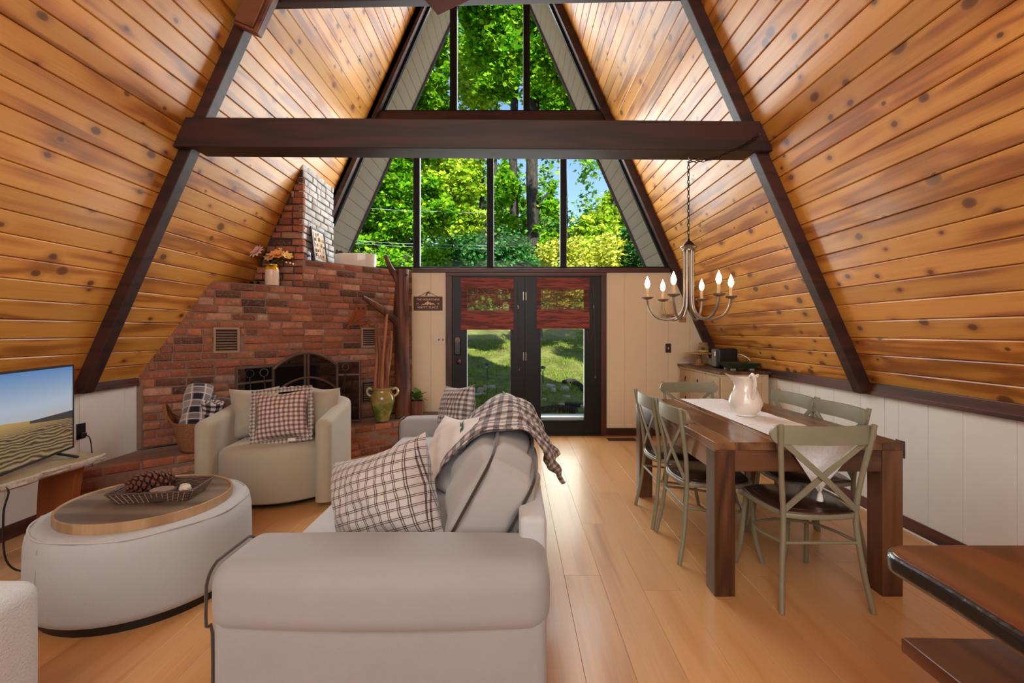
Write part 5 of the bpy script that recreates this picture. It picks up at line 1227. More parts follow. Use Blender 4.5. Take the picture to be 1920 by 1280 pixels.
gd = thing('glass_dish', 'small square clear glass dish on the brick ledge left of the vase', 'dish', (-2.735, 4.85, LEDGE+.003)); MB().lathe([(0, 0), (.038, 0), (.055, .028), (.052, .028), (.036, .005), (0, .005)], 4, cap=False).build('bowl', M['clear'], gd, rot=(0, 0, .785), smooth=False)
# on the upper ledge: frame, figurine, planter
pf = bpy.data.objects.new('game_board', None); col.objects.link(pf); tag(pf, 'dark framed wooden board with small pegs leaning on the white chimney bricks', 'wall decor')
lean = Matrix.Rotation(-.12, 4, 'Y'); pf.matrix_world = Matrix.Translation((CHX+.062, 5.245, TOP+.003)) @ lean
m = MB(); FW, FH = .37, .40
for a, b in (((0, 0, 0), (.02, FW, .02)), ((0, 0, FH-.02), (.02, FW, FH)), ((0, 0, .02), (.02, .02, FH-.02)), ((0, FW-.02, .02), (.02, FW, FH-.02))): m.box2(a, b)
m.build('frame', plain('dark_frame', '#3a2f33', .4), pf, smooth=False, bevel=.003)
MB().box2((.004, .02, .02), (.010, FW-.02, FH-.02)).build('mat_board', plain('white_mat', '#cfc9c2', .6), pf, smooth=False)
MB().box2((.010, .055, .05), (.014, FW-.05, FH-.05)).build('panel_face', wood('pale_board', '#d3b38a', '#c4a074', '#a98253', axis='Z', across='Y', rough=.5, vary=.02), pf, smooth=False)
rr_ = random.Random(3)
for k in range(18): MB().box((.019, .075+.055*(k % 5)+rr_.uniform(-.012, .012), .085+.062*(k//4)+rr_.uniform(-.01, .01)), (.010, rr_.uniform(.012, .022), rr_.uniform(.02, .04))).build('peg', plain(('peg_brown', 'peg_white', 'peg_gold')[k % 3], ('#4b3420', '#e4ddd2', '#b08a3c')[k % 3], .4), pf, smooth=False)
fg = thing('china_figurine', 'tiny blue and white china figurine beside the board', 'figurine', (CHX+.035, 5.185, TOP+.003))
MB().lathe([(0, 0), (.022, 0), (.024, .01), (.016, .05), (.020, .075), (.008, .10), (0, .102)], 14).build('body', plain('blue_white_china', '#c9d0e4', .2, var=.5, scale=60, coat=.5), fg); MB().lathe([(.018, .035), (.024, .04), (.021, .06)], 14, cap=False).build('blue_band', plain('cobalt', '#2c4a8c', .2), fg)
pl_ = thing('oval_planter', 'white oval planter with dried agave leaves at the window', 'planter', (-2.005, 5.80, TOP+.002))
MB().lathe([(0, 0), (.245, 0), (.255, .01), (.262, .165), (.254, .168), (.247, .15), (0, .14)], 44, sy=.5).build('pot', M['whitegloss'], pl_)
MB().lathe([(0, .145), (.245, .143)], 30, sy=.5, cap=False).build('soil', plain('dry_soil', '#4b3526', .95, var=.3), pl_)
M['dryleaf'] = plain('dried_leaf', '#4a4230', .7, var=.35)
rr_ = random.Random(8)
for (x, h, ln) in ((-.20, .10, -.05), (-.14, .12, -.02), (-.09, .11, .05), (-.05, .10, -.06), (.0, .13, .06), (.03, .09, .10), (.055, .27, -.02), (.10, .06, .06), (.15, .05, -.04), (.20, .12, .07), (-.17, .05, .07)):
    MB().tube(smoothpts([(x, 0, .14), (x+ln*.5, rr_.uniform(-.02, .02), .14+h*.6), (x+ln*1.2, rr_.uniform(-.04, .02), .15+h)], 4), list(np.linspace(.011, .002, 9)), 6, flat=.4).build('leaf', M['dryleaf'], pl_)
for k in range(7): MB().soft((-.235+.03*(k % 3), -.02*(k % 2), .175+.014*(k//2)), (.03, .03, .024), .011, 2).build('cone_cluster', plain('dried_cone', '#5a2f26', .8, var=.3), pl_)

# sign and switches on the window wall
sg = thing('mountain_sign', 'brown wooden sign with mountain emblem hanging on the narrow cream wall', 'sign', (-1.145, YW-.010, 1.757))
MB().box((0, 0, 0), (.382, .014, .186)).build('board', plain('sign_brown', '#57382c', .6, var=.1), sg, smooth=False, bevel=.002)
M['letter'] = plain('cream_lettering', '#d9bfa4', .6, var=0)
def text(s, size, loc, parent, mat, rot=(PI/2, 0, 0), name='lettering', ex=.0008, sx=1.0):
    c = bpy.data.curves.new(name, 'FONT'); c.body = s; c.size = size; c.align_x = 'CENTER'; c.align_y = 'CENTER'; c.extrude = ex; c.materials.append(mat); c.offset = size*.012
    tmp = bpy.data.objects.new(name, c); me = bpy.data.meshes.new_from_object(tmp); bpy.data.objects.remove(tmp); me.name = name
    o = bpy.data.objects.new(name, me); col.objects.link(o); o.parent = parent; o.location = loc; o.rotation_euler = rot; o.scale = (sx, 1, 1); return o
text('THE MOUNTAINS', .036, (0, -.0078, .052), sg, M['letter'], sx=1.06); text('HAPPY PLACE', .040, (0, -.0078, -.052), sg, M['letter'], sx=1.12)
text('are', .024, (-.138, -.0078, .002), sg, M['letter']); text('my', .024, (.138, -.0078, .002), sg, M['letter'])
mt = MB(); mt.extrude([(-.095, -.0075, -.022), (-.07, -.0075, -.004), (-.055, -.0075, -.010), (-.012, -.0075, .026), (0, -.0075, .031), (.02, -.0075, .012), (.035, -.0075, .018), (.05, -.0075, .0), (.075, -.0075, .006), (.10, -.0075, -.022), (.07, -.0075, -.010), (.045, -.0075, -.014), (.03, -.0075, -.024), (.012, -.0075, -.004), (0, -.0075, -.020), (-.012, -.0075, -.024), (-.03, -.0075, -.012), (-.05, -.0075, -.024), (-.068, -.0075, -.016)], (0, -.001, 0)); mt.build('mountain_emblem', M['letter'], sg, smooth=False)
mt = MB()
for s in (-1, 1): mt.box((s*.138, -.0078, -.020), (.036, .001, .0025))
mt.build('rule_marks', M['letter'], sg, smooth=False)
MB().tube([(-.125, -.002, .092), (-.02, -.004, .148), (.0, -.004, .152), (.02, -.004, .148), (.125, -.002, .092)], .003, 6).build('hanging_twine', M['cord'], sg)
m = MB(); m.tube([(-.035, -.008, .105), (-.01, -.01, .14), (.02, -.008, .165)], .004, 6); m.tube([(-.02, -.009, .10), (.0, -.01, .145), (.035, -.008, .13)], .004, 6); m.build('twine_knot', M['cord'], sg)
sw = thing('switch_plate', 'three gang cream switch plate beside the left door casing', 'switch', (-1.005, YW-.004, 1.276)); MB().box((0, 0, 0), (.185, .007, .135)).build('plate', M['whiteplastic'], sw, smooth=False, bevel=.003)
MB().box((-.05, -.005, 0), (.036, .005, .07)).build('rocker', M['whiteplastic'], sw, smooth=False, bevel=.002)
for x in (.005, .058): MB().box((x, -.006, 0), (.012, .01, .026), rot=(.4, 0, 0)).build('toggle', plain('brown_toggle', '#4b2c20', .4), sw, smooth=False)
sw = thing('switch_plate', 'dark brown single switch plate on the right cream wall', 'switch', (2.052, YW-.004, 1.164)); MB().box((0, 0, 0), (.075, .007, .121)).build('plate', plain('brown_plate', '#3a241b', .4), sw, smooth=False, bevel=.003); MB().box((0, -.006, 0), (.012, .012, .026), rot=(.4, 0, 0)).build('toggle', M['whiteplastic'], sw, smooth=False)
rg = thing('floor_register', 'dark brown slotted floor register near the right door', 'vent', (1.378, 5.875, 0)); MB().box((0, 0, .002), (.36, .15, .005)).build('frame', plain('register_brown', '#2a1a14', .5), rg, smooth=False, bevel=.002)
for k in range(14): MB().box((-.155+.024*k, 0, .005), (.012, .10, .002)).build('slat', plain('register_slat', '#150e0b', .5), rg, smooth=False)
# swing arm wall lamp behind the chandelier
wl = thing('swing_lamp', 'swing arm wall lamp with pale drum shade behind the chandelier', 'lamp', (2.24, YW-.004, 1.575)); M['honey'] = plain('honey_wood', '#b9834c', .5)
MB().box((0, -.008, 0), (.09, .02, .13)).build('back_plate', M['honey'], wl, smooth=False, bevel=.004); MB().tube([(0, -.02, 0), (0, -.10, 0), (-.10, -.14, 0), (-.24, -.15, .01), (-.24, -.15, .05)], .007, 8).build('arm', M['brass'], wl)
MB().lathe([(.085, .0), (.075, .17), (.072, .17), (.082, .0)], 24, (-.24, -.15, .03), cap=False).build('shade', fabric('pale_shade', '#d9c19c', 200), wl)

# ================================================================== DINING AREA
M['table'] = wood('brown_acacia_table', '#86603f', '#6b482f', '#40281b', axis='Y', across='X', knots=.5, rough=.3, coat=.35, vary=.1, ringk=4)
M['tableX'] = wood('brown_acacia_apron', '#6f4a30', '#583724', '#352014', axis='X', across='Z', rough=.35, coat=.2, vary=.1, ringk=4)
M['tableZ'] = wood('brown_acacia_leg', '#6f4a30', '#583724', '#352014', axis='Z', across='X', rough=.35, coat=.2, vary=.1, ringk=4)
X0, X1, Y0, Y1, TZT = 1.045, 2.028, 2.39, 3.93, .805
tb2 = thing('dining_table', 'brown wooden parsons dining table set for six', 'table', ((X0+X1)/2, (Y0+Y1)/2, 0))
cx_, cy_ = (X0+X1)/2, (Y0+Y1)/2; hw, hl = (X1-X0)/2, (Y1-Y0)/2; lw = .108
for i, (a, b) in enumerate(((-hw+lw, -hw+.32), (-hw+.32, -.03), (-.03, .21), (.21, hw-lw))):
    MB().box2((a+.0008, -hl+.0, TZT-.042), (b-.0008, hl, TZT)).build('top_plank', M['table'], tb2, smooth=False, bevel=.002)
for s in (-1, 1): MB().box2((s*hw, -hl, TZT-.042), (s*(hw-lw+.0008), hl, TZT)).build('top_plank', M['table'], tb2, smooth=False, bevel=.003)
for sx in (-1, 1):
    for sy in (-1, 1): MB().box2((sx*hw, sy*hl, 0), (sx*(hw-lw), sy*(hl-lw), TZT-.0425)).build('leg', M['tableZ'], tb2, smooth=False, bevel=.004)
for sy in (-1, 1): MB().box2((-hw+lw, sy*(hl-.006), TZT-.155), (hw-lw, sy*(hl-.035), TZT-.043)).build('apron', M['tableX'], tb2, smooth=False, bevel=.002)
for sx in (-1, 1): MB().box2((sx*(hw-.006), -hl+lw, TZT-.155), (sx*(hw-.035), hl-lw, TZT-.043)).build('apron', M['table'], tb2, smooth=False, bevel=.002)
# runner
t = NT('white_lace_runner'); v = t.coord(); k_ = t.noise(v, 70, 4, .7); t.col(t.mix(t.ramp(k_, [(.4, (0,)*3), (.7, (.6,)*3)]), C('#f1f4f7'), C('#cdcfd2'))); t.bump(k_, .5, .004); M['lace'] = t.par(.9, spec=.1)
rw = .185; rn = MB(); rx = 1.60
rn.add([(rx-rw, Y1-.02, TZT+.002), (rx+rw, Y1-.02, TZT+.002)], [])
def runner(a, b):
    y = Y1+.0-a*(Y1-Y0+.26)
    if y > Y0-.004: return Vector((rx+(b-.5)*2*rw, y, TZT+.003+.0015*math.sin(a*60+b*9)*math.sin(b*20)))
    dr = (Y0-.004)-y; f = min(1, dr/.256); w = rw*(1-f**1.05)+.004
    return Vector((rx+(b-.5)*2*w-.015*f+.006*math.sin(b*9), Y0-.008-.006*math.sin(b*12+dr*20)*f, TZT+.003-dr))
rn = MB().grid(runner, 70, 16); ro = tag(rn.build('table_runner', M['lace'], None, angle=180), 'white lace runner along the dining table with pointed hanging end', 'runner')
MB().lathe([(.004, 0), (.012, -.018), (.016, -.05), (0, -.052)], 10).build('tassel', M['lace'], ro, loc=(rx-.015, Y0-.012, TZT-.25))
# pitcher
pt = thing('pitcher', 'white ceramic pitcher on the table runner', 'pitcher', (1.578, 3.13, TZT+.006), math.radians(-14))
prof = [(0, 0), (.062, 0), (.066, .006), (.064, .012), (.088, .035), (.106, .07), (.108, .095), (.098, .13), (.080, .165), (.068, .20), (.066, .225), (.072, .25), (.082, .272)]
m = MB(); m.lathe(prof, 40, cap=False); inner = [(.078, .272), (.068, .25), (.062, .225), (.064, .20), (.07, .17), (0, .16)]; m.lathe(inner, 40, cap=False)
n40 = 40; b = (len(prof)-1)*n40; b2 = len(prof)*n40
for k in range(n40): m.f.append((b+k, b+(k+1) % n40, b2+(k+1) % n40, b2+k))
def spout(x, y, z):
    a = math.atan2(y, x); w = max(0, math.cos(a-PI))**6; f = max(0, (z-.19)/.082)**1.6; g = max(0, math.cos(a))**4
    return (x-w*f*.05, y*(1-.35*w*f), z+w*f*.014-(.014*f*(1-w)*(1-g))+.012*g*f)
m.v = [spout(*v) for v in m.v]; m.build('body', M['whitegloss'], pt, angle=60)
MB().tube(smoothpts([(.070, 0, .268), (.10, 0, .285), (.132, 0, .262), (.135, 0, .215), (.118, 0, .165), (.094, 0, .125)], 5), [.010]*26, 10, flat=1.4).build('handle', M['whitegloss'], pt, rot=(0, 0, math.radians(-78)))
# chairs
M['sage'] = plain('sage_grey_metal', '#8b8872', .45, metal=.15, var=.12, scale=12, bump=.1)
M['seatwood'] = wood('dark_seat_wood', '#4a3228', '#3b2720', '#251813', axis='Y', across='X', rough=.3, coat=.3, vary=.02, ringk=3)
def make_chair(lab):
    c = thing('dining_chair', lab, 'chair', group='cross back dining chairs')
    for s in (-1, 1):
        P = smoothpts([(s*.225, -.255, 0), (s*.205, -.222, .17), (s*.186, -.200, .36), (s*.183, -.195, .47), (s*.196, -.205, .62), (s*.218, -.235, .80), (s*.229, -.255, .925)], 5)
        MB().tube(P, [.0135]*len(P), 10).build('back_post', M['sage'], c)
        P = smoothpts([(s*.175, .185, .455), (s*.185, .20, .30), (s*.195, .215, .13), (s*.212, .245, 0)], 5)
        MB().tube(P, [.0135]*len(P), 10).build('leg', M['sage'], c)
    # curved top rail with rounded ends
    US = [-1, -.995, -.98, -.955, -.92, -.88]+[-.8+.1*k for k in range(17)]+[.88, .92, .955, .98, .995, 1]; m = MB(); N = len(US)-1; vs = []
    for k in range(N+1):
        u = US[k]; x = u*.262; y = -.262+.045*u*u-.0; e = min(1, (1-abs(u))/.15); hh2 = .046*math.sqrt(max(.03, 1-(1-e)**2)); zc = .872
        for dy, dz in ((-.009, -hh2), (.009, -hh2), (.011, 0), (.009, hh2), (-.009, hh2), (-.011, 0)): vs.append((x, y+dy-.03*dz, zc+dz))
    m.add(vs, [(k*6+j, k*6+(j+1) % 6, (k+1)*6+(j+1) % 6, (k+1)*6+j) for k in range(N) for j in range(6)]+[(5, 4, 3, 2, 1, 0), tuple(N*6+j for j in range(6))]); m.build('top_rail', M['sage'], c, angle=50)
    for s, dy in ((-1, -.004), (1, .004)):
        m = MB(); P = [(s*.205, -.232+dy, .835), (0, -.222+dy*2.2, .655), (-s*.178, -.202+dy, .49)]; 
        P = smoothpts(P, 6); vs = []
        for k, p in enumerate(P):
            d = (P[min(k+1, len(P)-1)]-P[max(k-1, 0)]).normalized(); q = d.cross(Vector((0, 1, 0))).normalized()*.014
            vs += [p-q+Vector((0, -.004, 0)), p+q+Vector((0, -.004, 0)), p+q+Vector((0, .004, 0)), p-q+Vector((0, .004, 0))]
        n = len(P); m.add(vs, [(k*4+j, k*4+(j+1) % 4, (k+1)*4+(j+1) % 4, (k+1)*4+j) for k in range(n-1) for j in range(4)]+[(3, 2, 1, 0), ((n-1)*4, (n-1)*4+1, (n-1)*4+2, (n-1)*4+3)]); m.build('cross_bar', M['sage'], c, angle=50)
    # seat
    def plan(k_): return [(k_*x, k_*y) for x, y in ((-.178, -.20), (-.09, -.228), (0, -.236), (.09, -.228), (.178, -.20), (.212, -.08), (.225, .05), (.215, .15), (.17, .205), (.09, .228), (0, .234), (-.09, .228), (-.17, .205), (-.215, .15), (-.225, .05), (-.212, -.08))]
    sm = [tuple(p) for p in smoothpts([(x, y, 0) for x, y in plan(1)]+[(*plan(1)[0], 0)], 3)][:-1]
    MB().rslab([(x, y) for x, y, z in sm], .447, .473, .008, 3, rb=.006).build('seat_rim', M['sage'], c)
    MB().rslab([(x*.955, y*.955) for x, y, z in sm], .468, .481, .008, 3).build('seat', M['seatwood'], c)
    MB().rslab([(x*.80, y*.80+.004) for x, y, z in sm], .4795, .4825, .0025, 2).build('seat_dish', M['seatwood'], c)
    MB().tube([(-.190, -.205, .325), (.190, -.205, .325)], .008, 8).build('stretcher', M['sage'], c)
    for s in (-1, 1): MB().tube(smoothpts([(s*.190, -.205, .325), (s*.20, 0, .30), (s*.150, .14, .285), (0, .20, .28)], 5), .008, 8).build('stretcher', M['sage'], c)
    return c
ch0 = make_chair('sage grey cross back chair at the near end of the table')
ch0.location = (1.535, 2.50, 0)
for x, y, rz, lab in ((1.235, 2.945, -PI/2, 'sage grey cross back chair nearer the camera on the left table side'), (1.225, 3.44, -PI/2, 'sage grey cross back chair farther away on the left table side'), (1.855, 2.955, PI/2, 'sage grey cross back chair nearer the camera on the wall side'), (1.86, 3.44, PI/2, 'sage grey cross back chair farther away on the wall side'), (1.59, 3.955, PI, 'sage grey cross back chair at the far head of the table')):
    c = copy_tree(ch0); c.location = (x, y, 0); c.rotation_euler = (0, 0, rz); c['label'] = lab

# chandelier
M['pewter'] = plain('aged_pewter', '#8c7f72', .35, metal=.75, var=.15)
M['bulb'] = glow('warm_bulb', '#ffdca8', 16)
cdl = thing('chandelier', 'six arm pewter candle chandelier hanging over the dining table', 'chandelier', (1.369, 3.60, 1.38))
MB().lathe([(0, .74), (.006, .735), (.012, .715), (.03, .70), (.043, .685), (.044, .675)], 20).build('finial', plain('dark_bronze_cap', '#33261f', .4, metal=.6), cdl)
MB().lathe([(.035, .675), (.06, .672), (.066, .662), (.055, .650), (.046, .645), (.046, .636), (.03, .634)], 24).build('collar', M['pewter'], cdl)
for k in range(6):
    a = math.radians(-10+60*k); ca, sa = math.cos(a), math.sin(a); R = .312
    P = smoothpts([(r*ca, r*sa, z) for r, z in ((.034, .64), (.033, .45), (.034, .27), (.05, .17), (.10, .112), (.18, .098), (.255, .125), (.298, .19), (.312, .268))], 5)
    ao = MB().tube(P, [.0095]*len(P), 8).build('arm', M['pewter'], cdl)
    o = bpy.data.objects.new('candle', None); col.objects.link(o); o.parent = cdl; o.location = (R*ca, R*sa, .268)
    MB().lathe([(.010, -.012), (.030, -.006), (.046, .004), (.047, .008), (.03, .010), (.014, .012)], 20).build('drip_dish', M['pewter'], o)
    MB().lathe([(.0115, .01), (.0115, .078), (.0, .08)], 14).build('candle_sleeve', plain('cream_sleeve', '#d8b98a', .5), o)
    MB().lathe([(.007, .078), (.016, .092), (.0205, .112), (.016, .136), (.007, .158), (.001, .176)], 14).build('bulb', M['bulb'], o)
    ld = bpy.data.lights.new('candle_light', 'POINT'); ld.energy = 10.0; ld.color = (1, .66, .32); ld.shadow_soft_size = .02
    lo = bpy.data.objects.new('candle_light', ld); col.objects.link(lo); lo.location = (1.369+R*ca, 3.60+R*sa, 1.38+.268+.115)
M['chain'] = plain('dark_chain', '#2c211c', .4, metal=.7)
def chain(name, P, parent, lab, r=.0034, L=.034):
    P = smoothpts(P, 14); tot = [0]
    for a, b in zip(P[:-1], P[1:]): tot.append(tot[-1]+(b-a).length)
    n = max(2, int(tot[-1]/(L*.80))); lk = MB(); lk.tube([(0, .008*math.cos(a), L/2*math.sin(a)) for a in [2*PI*k/12 for k in range(12)]], r, 5, closed=True); lk = lk.mesh('link', M['chain'])
    o = thing(name, lab, 'chain', P[0])
    for k in range(n):
        s = (k+.5)/n*tot[-1]; i = max(j for j in range(len(tot)) if tot[j] <= s); i = min(i, len(P)-2); d = (P[i+1]-P[i]).normalized(); p = P[i]+d*(s-tot[i])
        inst('link', lk, o, Matrix.Translation(p-P[0]) @ d.to_track_quat('Z', 'Y').to_matrix().to_4x4() @ Matrix.Rotation(PI/2*(k % 2), 4, 'Z'))
    return o
hk = MB().tube([(1.369, 3.60, 2.765), (1.369, 3.60, 2.742), (1.379, 3.60, 2.730), (1.384, 3.60, 2.718), (1.369, 3.60, 2.706), (1.356, 3.60, 2.716)], .004, 6).build('ceiling_hook', M['nickel'], None); tag(hk, 'small screw hook under the tie beam holding the chandelier chain', 'hook')
hk2 = MB().tube([(1.822, 3.445, 2.862), (1.822, 3.425, 2.862), (1.826, 3.412, 2.850), (1.822, 3.41, 2.838), (1.812, 3.415, 2.842)], .005, 6).build('ceiling_hook', M['nickel'], None); tag(hk2, 'shiny hook on the front face of the tie beam near its right end', 'hook')
chain('hanging_chain', [(1.369, 3.60, 2.712), (1.369, 3.60, 2.118)], None, 'straight dark chain from the beam down to the chandelier')
chain('swag_chain', [(1.369, 3.60, 2.716), (1.45, 3.50, 2.685), (1.55, 3.425, 2.70), (1.70, 3.415, 2.765), (1.822, 3.412, 2.842)], None, 'dark chain and cord looping along the tie beam to its right end')

# ---------------------------------------------------------------- sideboard in the far right corner
M['washed'] = plain('whitewashed_wood', '#c9b691', .55, var=.1, scale=20); M['sbtop'] = wood('grey_brown_top', '#6d5240', '#5c4334', '#3d2b21', axis='Y', across='X', rough=.35, vary=.02, ringk=4)
SX0, SX1, SY0, SY1, SZ = 2.165, 2.69, 4.83, 6.06, .96
sb = thing('sideboard', 'whitewashed sideboard with brown top in the far right corner', 'sideboard')
MB().box2((SX0+.03, SY0+.03, .06), (SX1, SY1, SZ-.045)).build('body', M['washed'], sb, smooth=False, bevel=.003)
MB().box2((SX0-.005, SY0-.01, SZ-.03), (SX1+.02, SY1+.02, SZ)).build('top', M['sbtop'], sb, smooth=False, bevel=.008)
MB().box2((SX0+.01, SY0+.012, SZ-.048), (SX1, SY1, SZ-.031)).build('cornice', M['washed'], sb, smooth=False, bevel=.005)
MB().box2((SX0+.02, SY0+.02, 0), (SX1, SY1, .075)).build('plinth', M['washed'], sb, smooth=False, bevel=.004)
m = MB()
for a, b in (((SX0+.03, SZ-.05), (SX0+.10, .08)), ((SX1-.07, SZ-.05), (SX1, .08))): m.box2((a[0], SY0+.018, b[1]), (b[0], SY0+.029, a[1]))
m.box2((SX0+.10, SY0+.018, SZ-.13), (SX1-.07, SY0+.029, SZ-.05)); m.box2((SX0+.10, SY0+.018, .08), (SX1-.07, SY0+.029, .17)); m.build('end_frame', M['washed'], sb, smooth=False, bevel=.003)
MB().box2((SX0+.135, SY0+.016, .205), (SX1-.105, SY0+.030, SZ-.165)).build('end_panel', M['washed'], sb, smooth=False, bevel=.01)
ww = (SY1-SY0-.12)/3
for i in range(3):
    ya, yb = SY0+.05+i*(ww+.01), SY0+.05+i*(ww+.01)+ww
    for z0, z1 in ((.67, .895), (.42, .645), (.12, .395)):
        d_ = MB().box2((SX0+.012, ya, z0), (SX0+.030, yb, z1)).build('drawer', plain('washed_drawer', '#b39a7b', .55, var=.1), sb, smooth=False, bevel=.008)
        m = MB(); m.lathe([(.018, 0), (.018, .004), (.004, .006)], 10); o = m.build('drop_pull', M['iron'], d_, loc=(SX0+.012, (ya+yb)/2, (z0+z1)/2+.02), rot=(0, -PI/2, 0)); MB().tube([(SX0+.006, (ya+yb)/2, (z0+z1)/2+.02), (SX0+.003, (ya+yb)/2, (z0+z1)/2-.025)], .004, 6).build('drop', M['iron'], d_)
    MB().box2((SX0+.015, yb, .08), (SX0+.03, yb+.01, SZ-.05)).build('stile', M['washed'], sb, smooth=False)
# things on it
cs = thing('cake_stand', 'wooden pedestal cake stand with beaded rim on the sideboard', 'cake stand', (2.335, 5.80, SZ+.001))
MB().lathe([(0, 0), (.075, 0), (.07, .012), (.045, .03), (.038, .075), (.04, .085), (.028, .09), (.028, .125), (.06, .138), (.06, .14)], 24).build('pedestal', plain('tan_pedestal', '#a5784a', .45), cs)
MB().lathe([(0, .138), (.175, .138), (.182, .142), (.182, .152), (0, .154)], 44).build('plate', plain('tan_plate', '#98713f', .4), cs)
for k in range(44): a = 2*PI*k/44; MB().lathe([(.0085*math.sin(PI*j/4), -.0085*math.cos(PI*j/4)) for j in range(5)], 6, (.184*math.cos(a), .184*math.sin(a), .148), cap=False).build('bead', plain('pale_bead', '#d3b98a', .5) if k == 0 else bpy.data.materials['pale_bead'], cs)
jr = thing('candle_jar', 'amber glass candle jar with black label on the cake stand', 'jar', (2.385, 5.78, SZ+.156))
MB().lathe([(0, 0), (.06, 0), (.064, .008), (.064, .085), (.05, .104), (.052, .108), (.052, .13), (.048, .13), (.048, .104)], 24, cap=False).build('glass', plain('amber_jar', '#8d7c4a', .1, coat=.5), jr)
MB().lathe([(.0, 0), (.022, 0), (.022, .002), (0, .002)], 18).build('label', plain('black_label', '#1c1a1a', .5), jr, loc=(-.028, -.058, .055), rot=(PI/2, 0, -.45))
MB().lathe([(.0645, .01), (.0645, .035)], 24, cap=False).build('wax', plain('yellow_wax', '#d0ad5a', .4), jr)
tag(MB().box((0, 0, .042), (.085, .07, .082)).build('white_box', M['whiteplastic'], None, loc=(2.52, 5.83, SZ+.001), smooth=False, bevel=.006), 'small white plastic box on the sideboard between cake stand and black device', 'box')
dv = thing('black_device', 'black plastic countertop device with white sticker on the sideboard', 'appliance', (2.455, 5.36, SZ+.001), .0)
MB().soft((0, .0, .115), (.24, .19, .228), .03, 4).build('body', M['black'], dv); MB().box((-.118, -.0, .115), (.02, .10, .20)).build('side_band', plain('grey_band', '#6b645e', .4), dv, smooth=False, bevel=.008)
MB().box((-.128, -.045, .165), (.003, .035, .05)).build('sticker', M['whiteplastic'], dv, smooth=False)
MB().tube(smoothpts([(.123, -.06, .16), (.145, -.12, .155), (.17, -.19, .13), (.18, -.24, .10)], 5), .006, 6).build('power_cord', M['whiteplastic'], dv, label='white power cord')
gt = thing('green_tray', 'dark green footed square tray on the near end of the sideboard', 'tray', (2.47, 5.04, SZ+.001), .0); M['dgreen'] = plain('dark_green_paint', '#2f3a26', .45, var=.15)
m = MB(); P0 = [(-.13, -.10, .025), (.13, -.10, .025), (.13, .10, .025), (-.13, .10, .025)]; P1 = [(-.175, -.135, .082), (.175, -.135, .082), (.175, .135, .082), (-.175, .135, .082)]; P2 = [(-.16, -.12, .082), (.16, -.12, .082), (.16, .12, .082), (-.16, .12, .082)]; P3 = [(-.12, -.09, .035), (.12, -.09, .035), (.12, .09, .035), (-.12, .09, .035)]
V = P0+P1+P2+P3; m.add(V, [(3, 2, 1, 0)]+[(j*4+k, j*4+(k+1) % 4, (j+1)*4+(k+1) % 4, (j+1)*4+k) for j in range(3) for k in range(4)]+[(12, 13, 14, 15)]); m.build('dish', M['dgreen'], gt, smooth=False)
for sx in (-1, 1):
    for sy in (-1, 1): MB().box((sx*.10, sy*.075, .012), (.05, .03, .024)).build('foot', plain('pale_foot', '#8f9184', .5), gt, smooth=False, bevel=.004)
# outlet on the right wall
ol = thing('outlet', 'dark brown outlet plate on the white wall behind the table', 'outlet', (XR-.008, 3.24, .555)); MB().box((0, 0, 0), (.006, .075, .12)).build('plate', plain('brown_outlet', '#3a241b', .4), ol, smooth=False, bevel=.002)
for k in (-.028, .028): MB().box((-.004, 0, k), (.004, .03, .035)).build('socket', plain('dark_socket', '#2b1a14', .3), ol, smooth=False, bevel=.002)

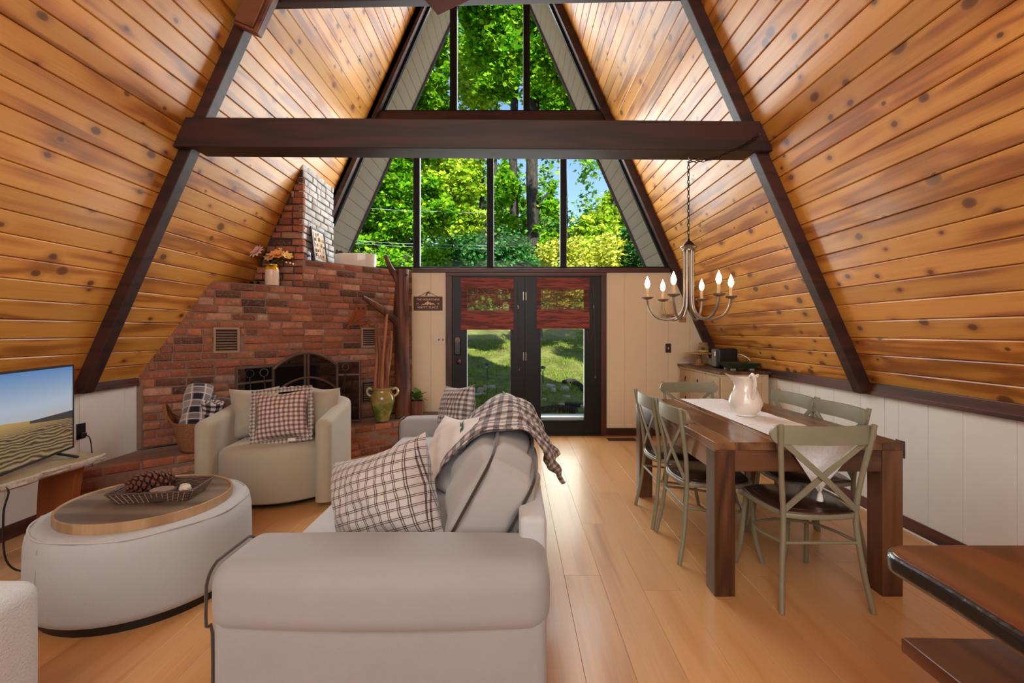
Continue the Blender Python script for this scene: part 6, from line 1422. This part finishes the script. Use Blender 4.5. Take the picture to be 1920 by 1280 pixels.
# ---------------------------------------------------------------- bench and table at the lower right corner
M['redslab'] = wood('red_cedar_slab', '#6b3419', '#562711', '#2f1308', axis='Y', across='X', knots=6, rough=.22, coat=.7, vary=.02, ringk=3, grain=.7)
M['blackedge'] = plain('black_waxed_edge', '#171413', .25, var=.5, scale=30, bump=.6, bscale=40, coat=.6)
st = thing('slab_table', 'glossy red brown slab table with black edge at lower right corner', 'table', (0, 0, 0))
zt = .812; tx0, ty1 = .962, 1.232
plan = [(2.1, .2), (2.1, ty1)]+[(tx0+.07+.07*math.cos(a), ty1-.07+.07*math.sin(a)) for a in [PI/2+PI/2*k/8 for k in range(9)]]+[(tx0+.004*math.sin(k*1.7), ty1-.10-.10*k) for k in range(1, 9)]+[(tx0, .2)]
MB().rslab([(x+.008 if x < 1.5 else x, y-.008 if y > 1 else y) for x, y in plan], zt-.03, zt, .004, 3).build('top', M['redslab'], st)
em = MB(); em.rslab(plan, zt-.054, zt-.002, .014, 4, rb=.018); em.build('live_edge', M['blackedge'], st)
MB().box2((1.55, .35, 0), (1.65, 1.0, zt-.055)).build('trestle', M['tableX'], st, smooth=False, bevel=.01)
bn = thing('wooden_bench', 'dark brown wooden bench below the red slab table', 'bench', (0, 0, 0)); M['benchw'] = wood('dark_bench_wood', '#6b3f2a', '#5a3222', '#3a1f15', axis='Y', across='X', rough=.35, coat=.2, vary=.02, ringk=3)
MB().rslab([(1.165, .55), (1.60, .55), (1.585, 1.372), (1.168, 1.383)], .415, .462, .008, 3, rb=.006).build('seat', M['benchw'], bn)
for x in (1.26, 1.50):
    m = MB(); m.bar((x-.03, 1.26, 0), (x, 1.26, .415), .06, .08, up=(0, 1, 0)); m.build('leg', M['benchw'], bn, smooth=False, bevel=.004)
    m = MB(); m.bar((x-.03, .68, 0), (x, .68, .415), .06, .08, up=(0, 1, 0)); m.build('leg', M['benchw'], bn, smooth=False, bevel=.004)

# ceiling fan with only a blade corner in view
M['fanblade'] = wood('fan_blade_wood', '#6b382a', '#592c22', '#3a1b15', axis='X', across='Y', rough=.4, vary=.02, ringk=3)
fc = Vector((-.86, 2.9, 3.58)); fan = thing('ceiling_fan', 'ceiling fan whose reddish brown blade corner shows at the top', 'fan', fc)
MB().lathe([(0, -.10), (.07, -.09), (.10, -.03), (.10, .05), (.05, .09), (.0, .09)], 24).build('motor', M['iron'], fan, loc=(0, 0, .02)); MB().tube([(0, 0, .1), (0, 0, 5.0)], .014, 10).build('down_rod', M['iron'], fan)
bl = MB(); bl.box((.37, 0, 0), (.50, .15, .009), rot=(-.13, 0, 0)); bl.bar((.05, 0, .01), (.16, 0, .002), .03, .008)
bme = bl.mesh('blade', M['fanblade'], smooth=False)
fan.location = (-.498, 1.316, 2.715)
for k in range(5): inst('blade', bme, fan, None, rot=(0, 0, math.radians(66.5+72*k)))
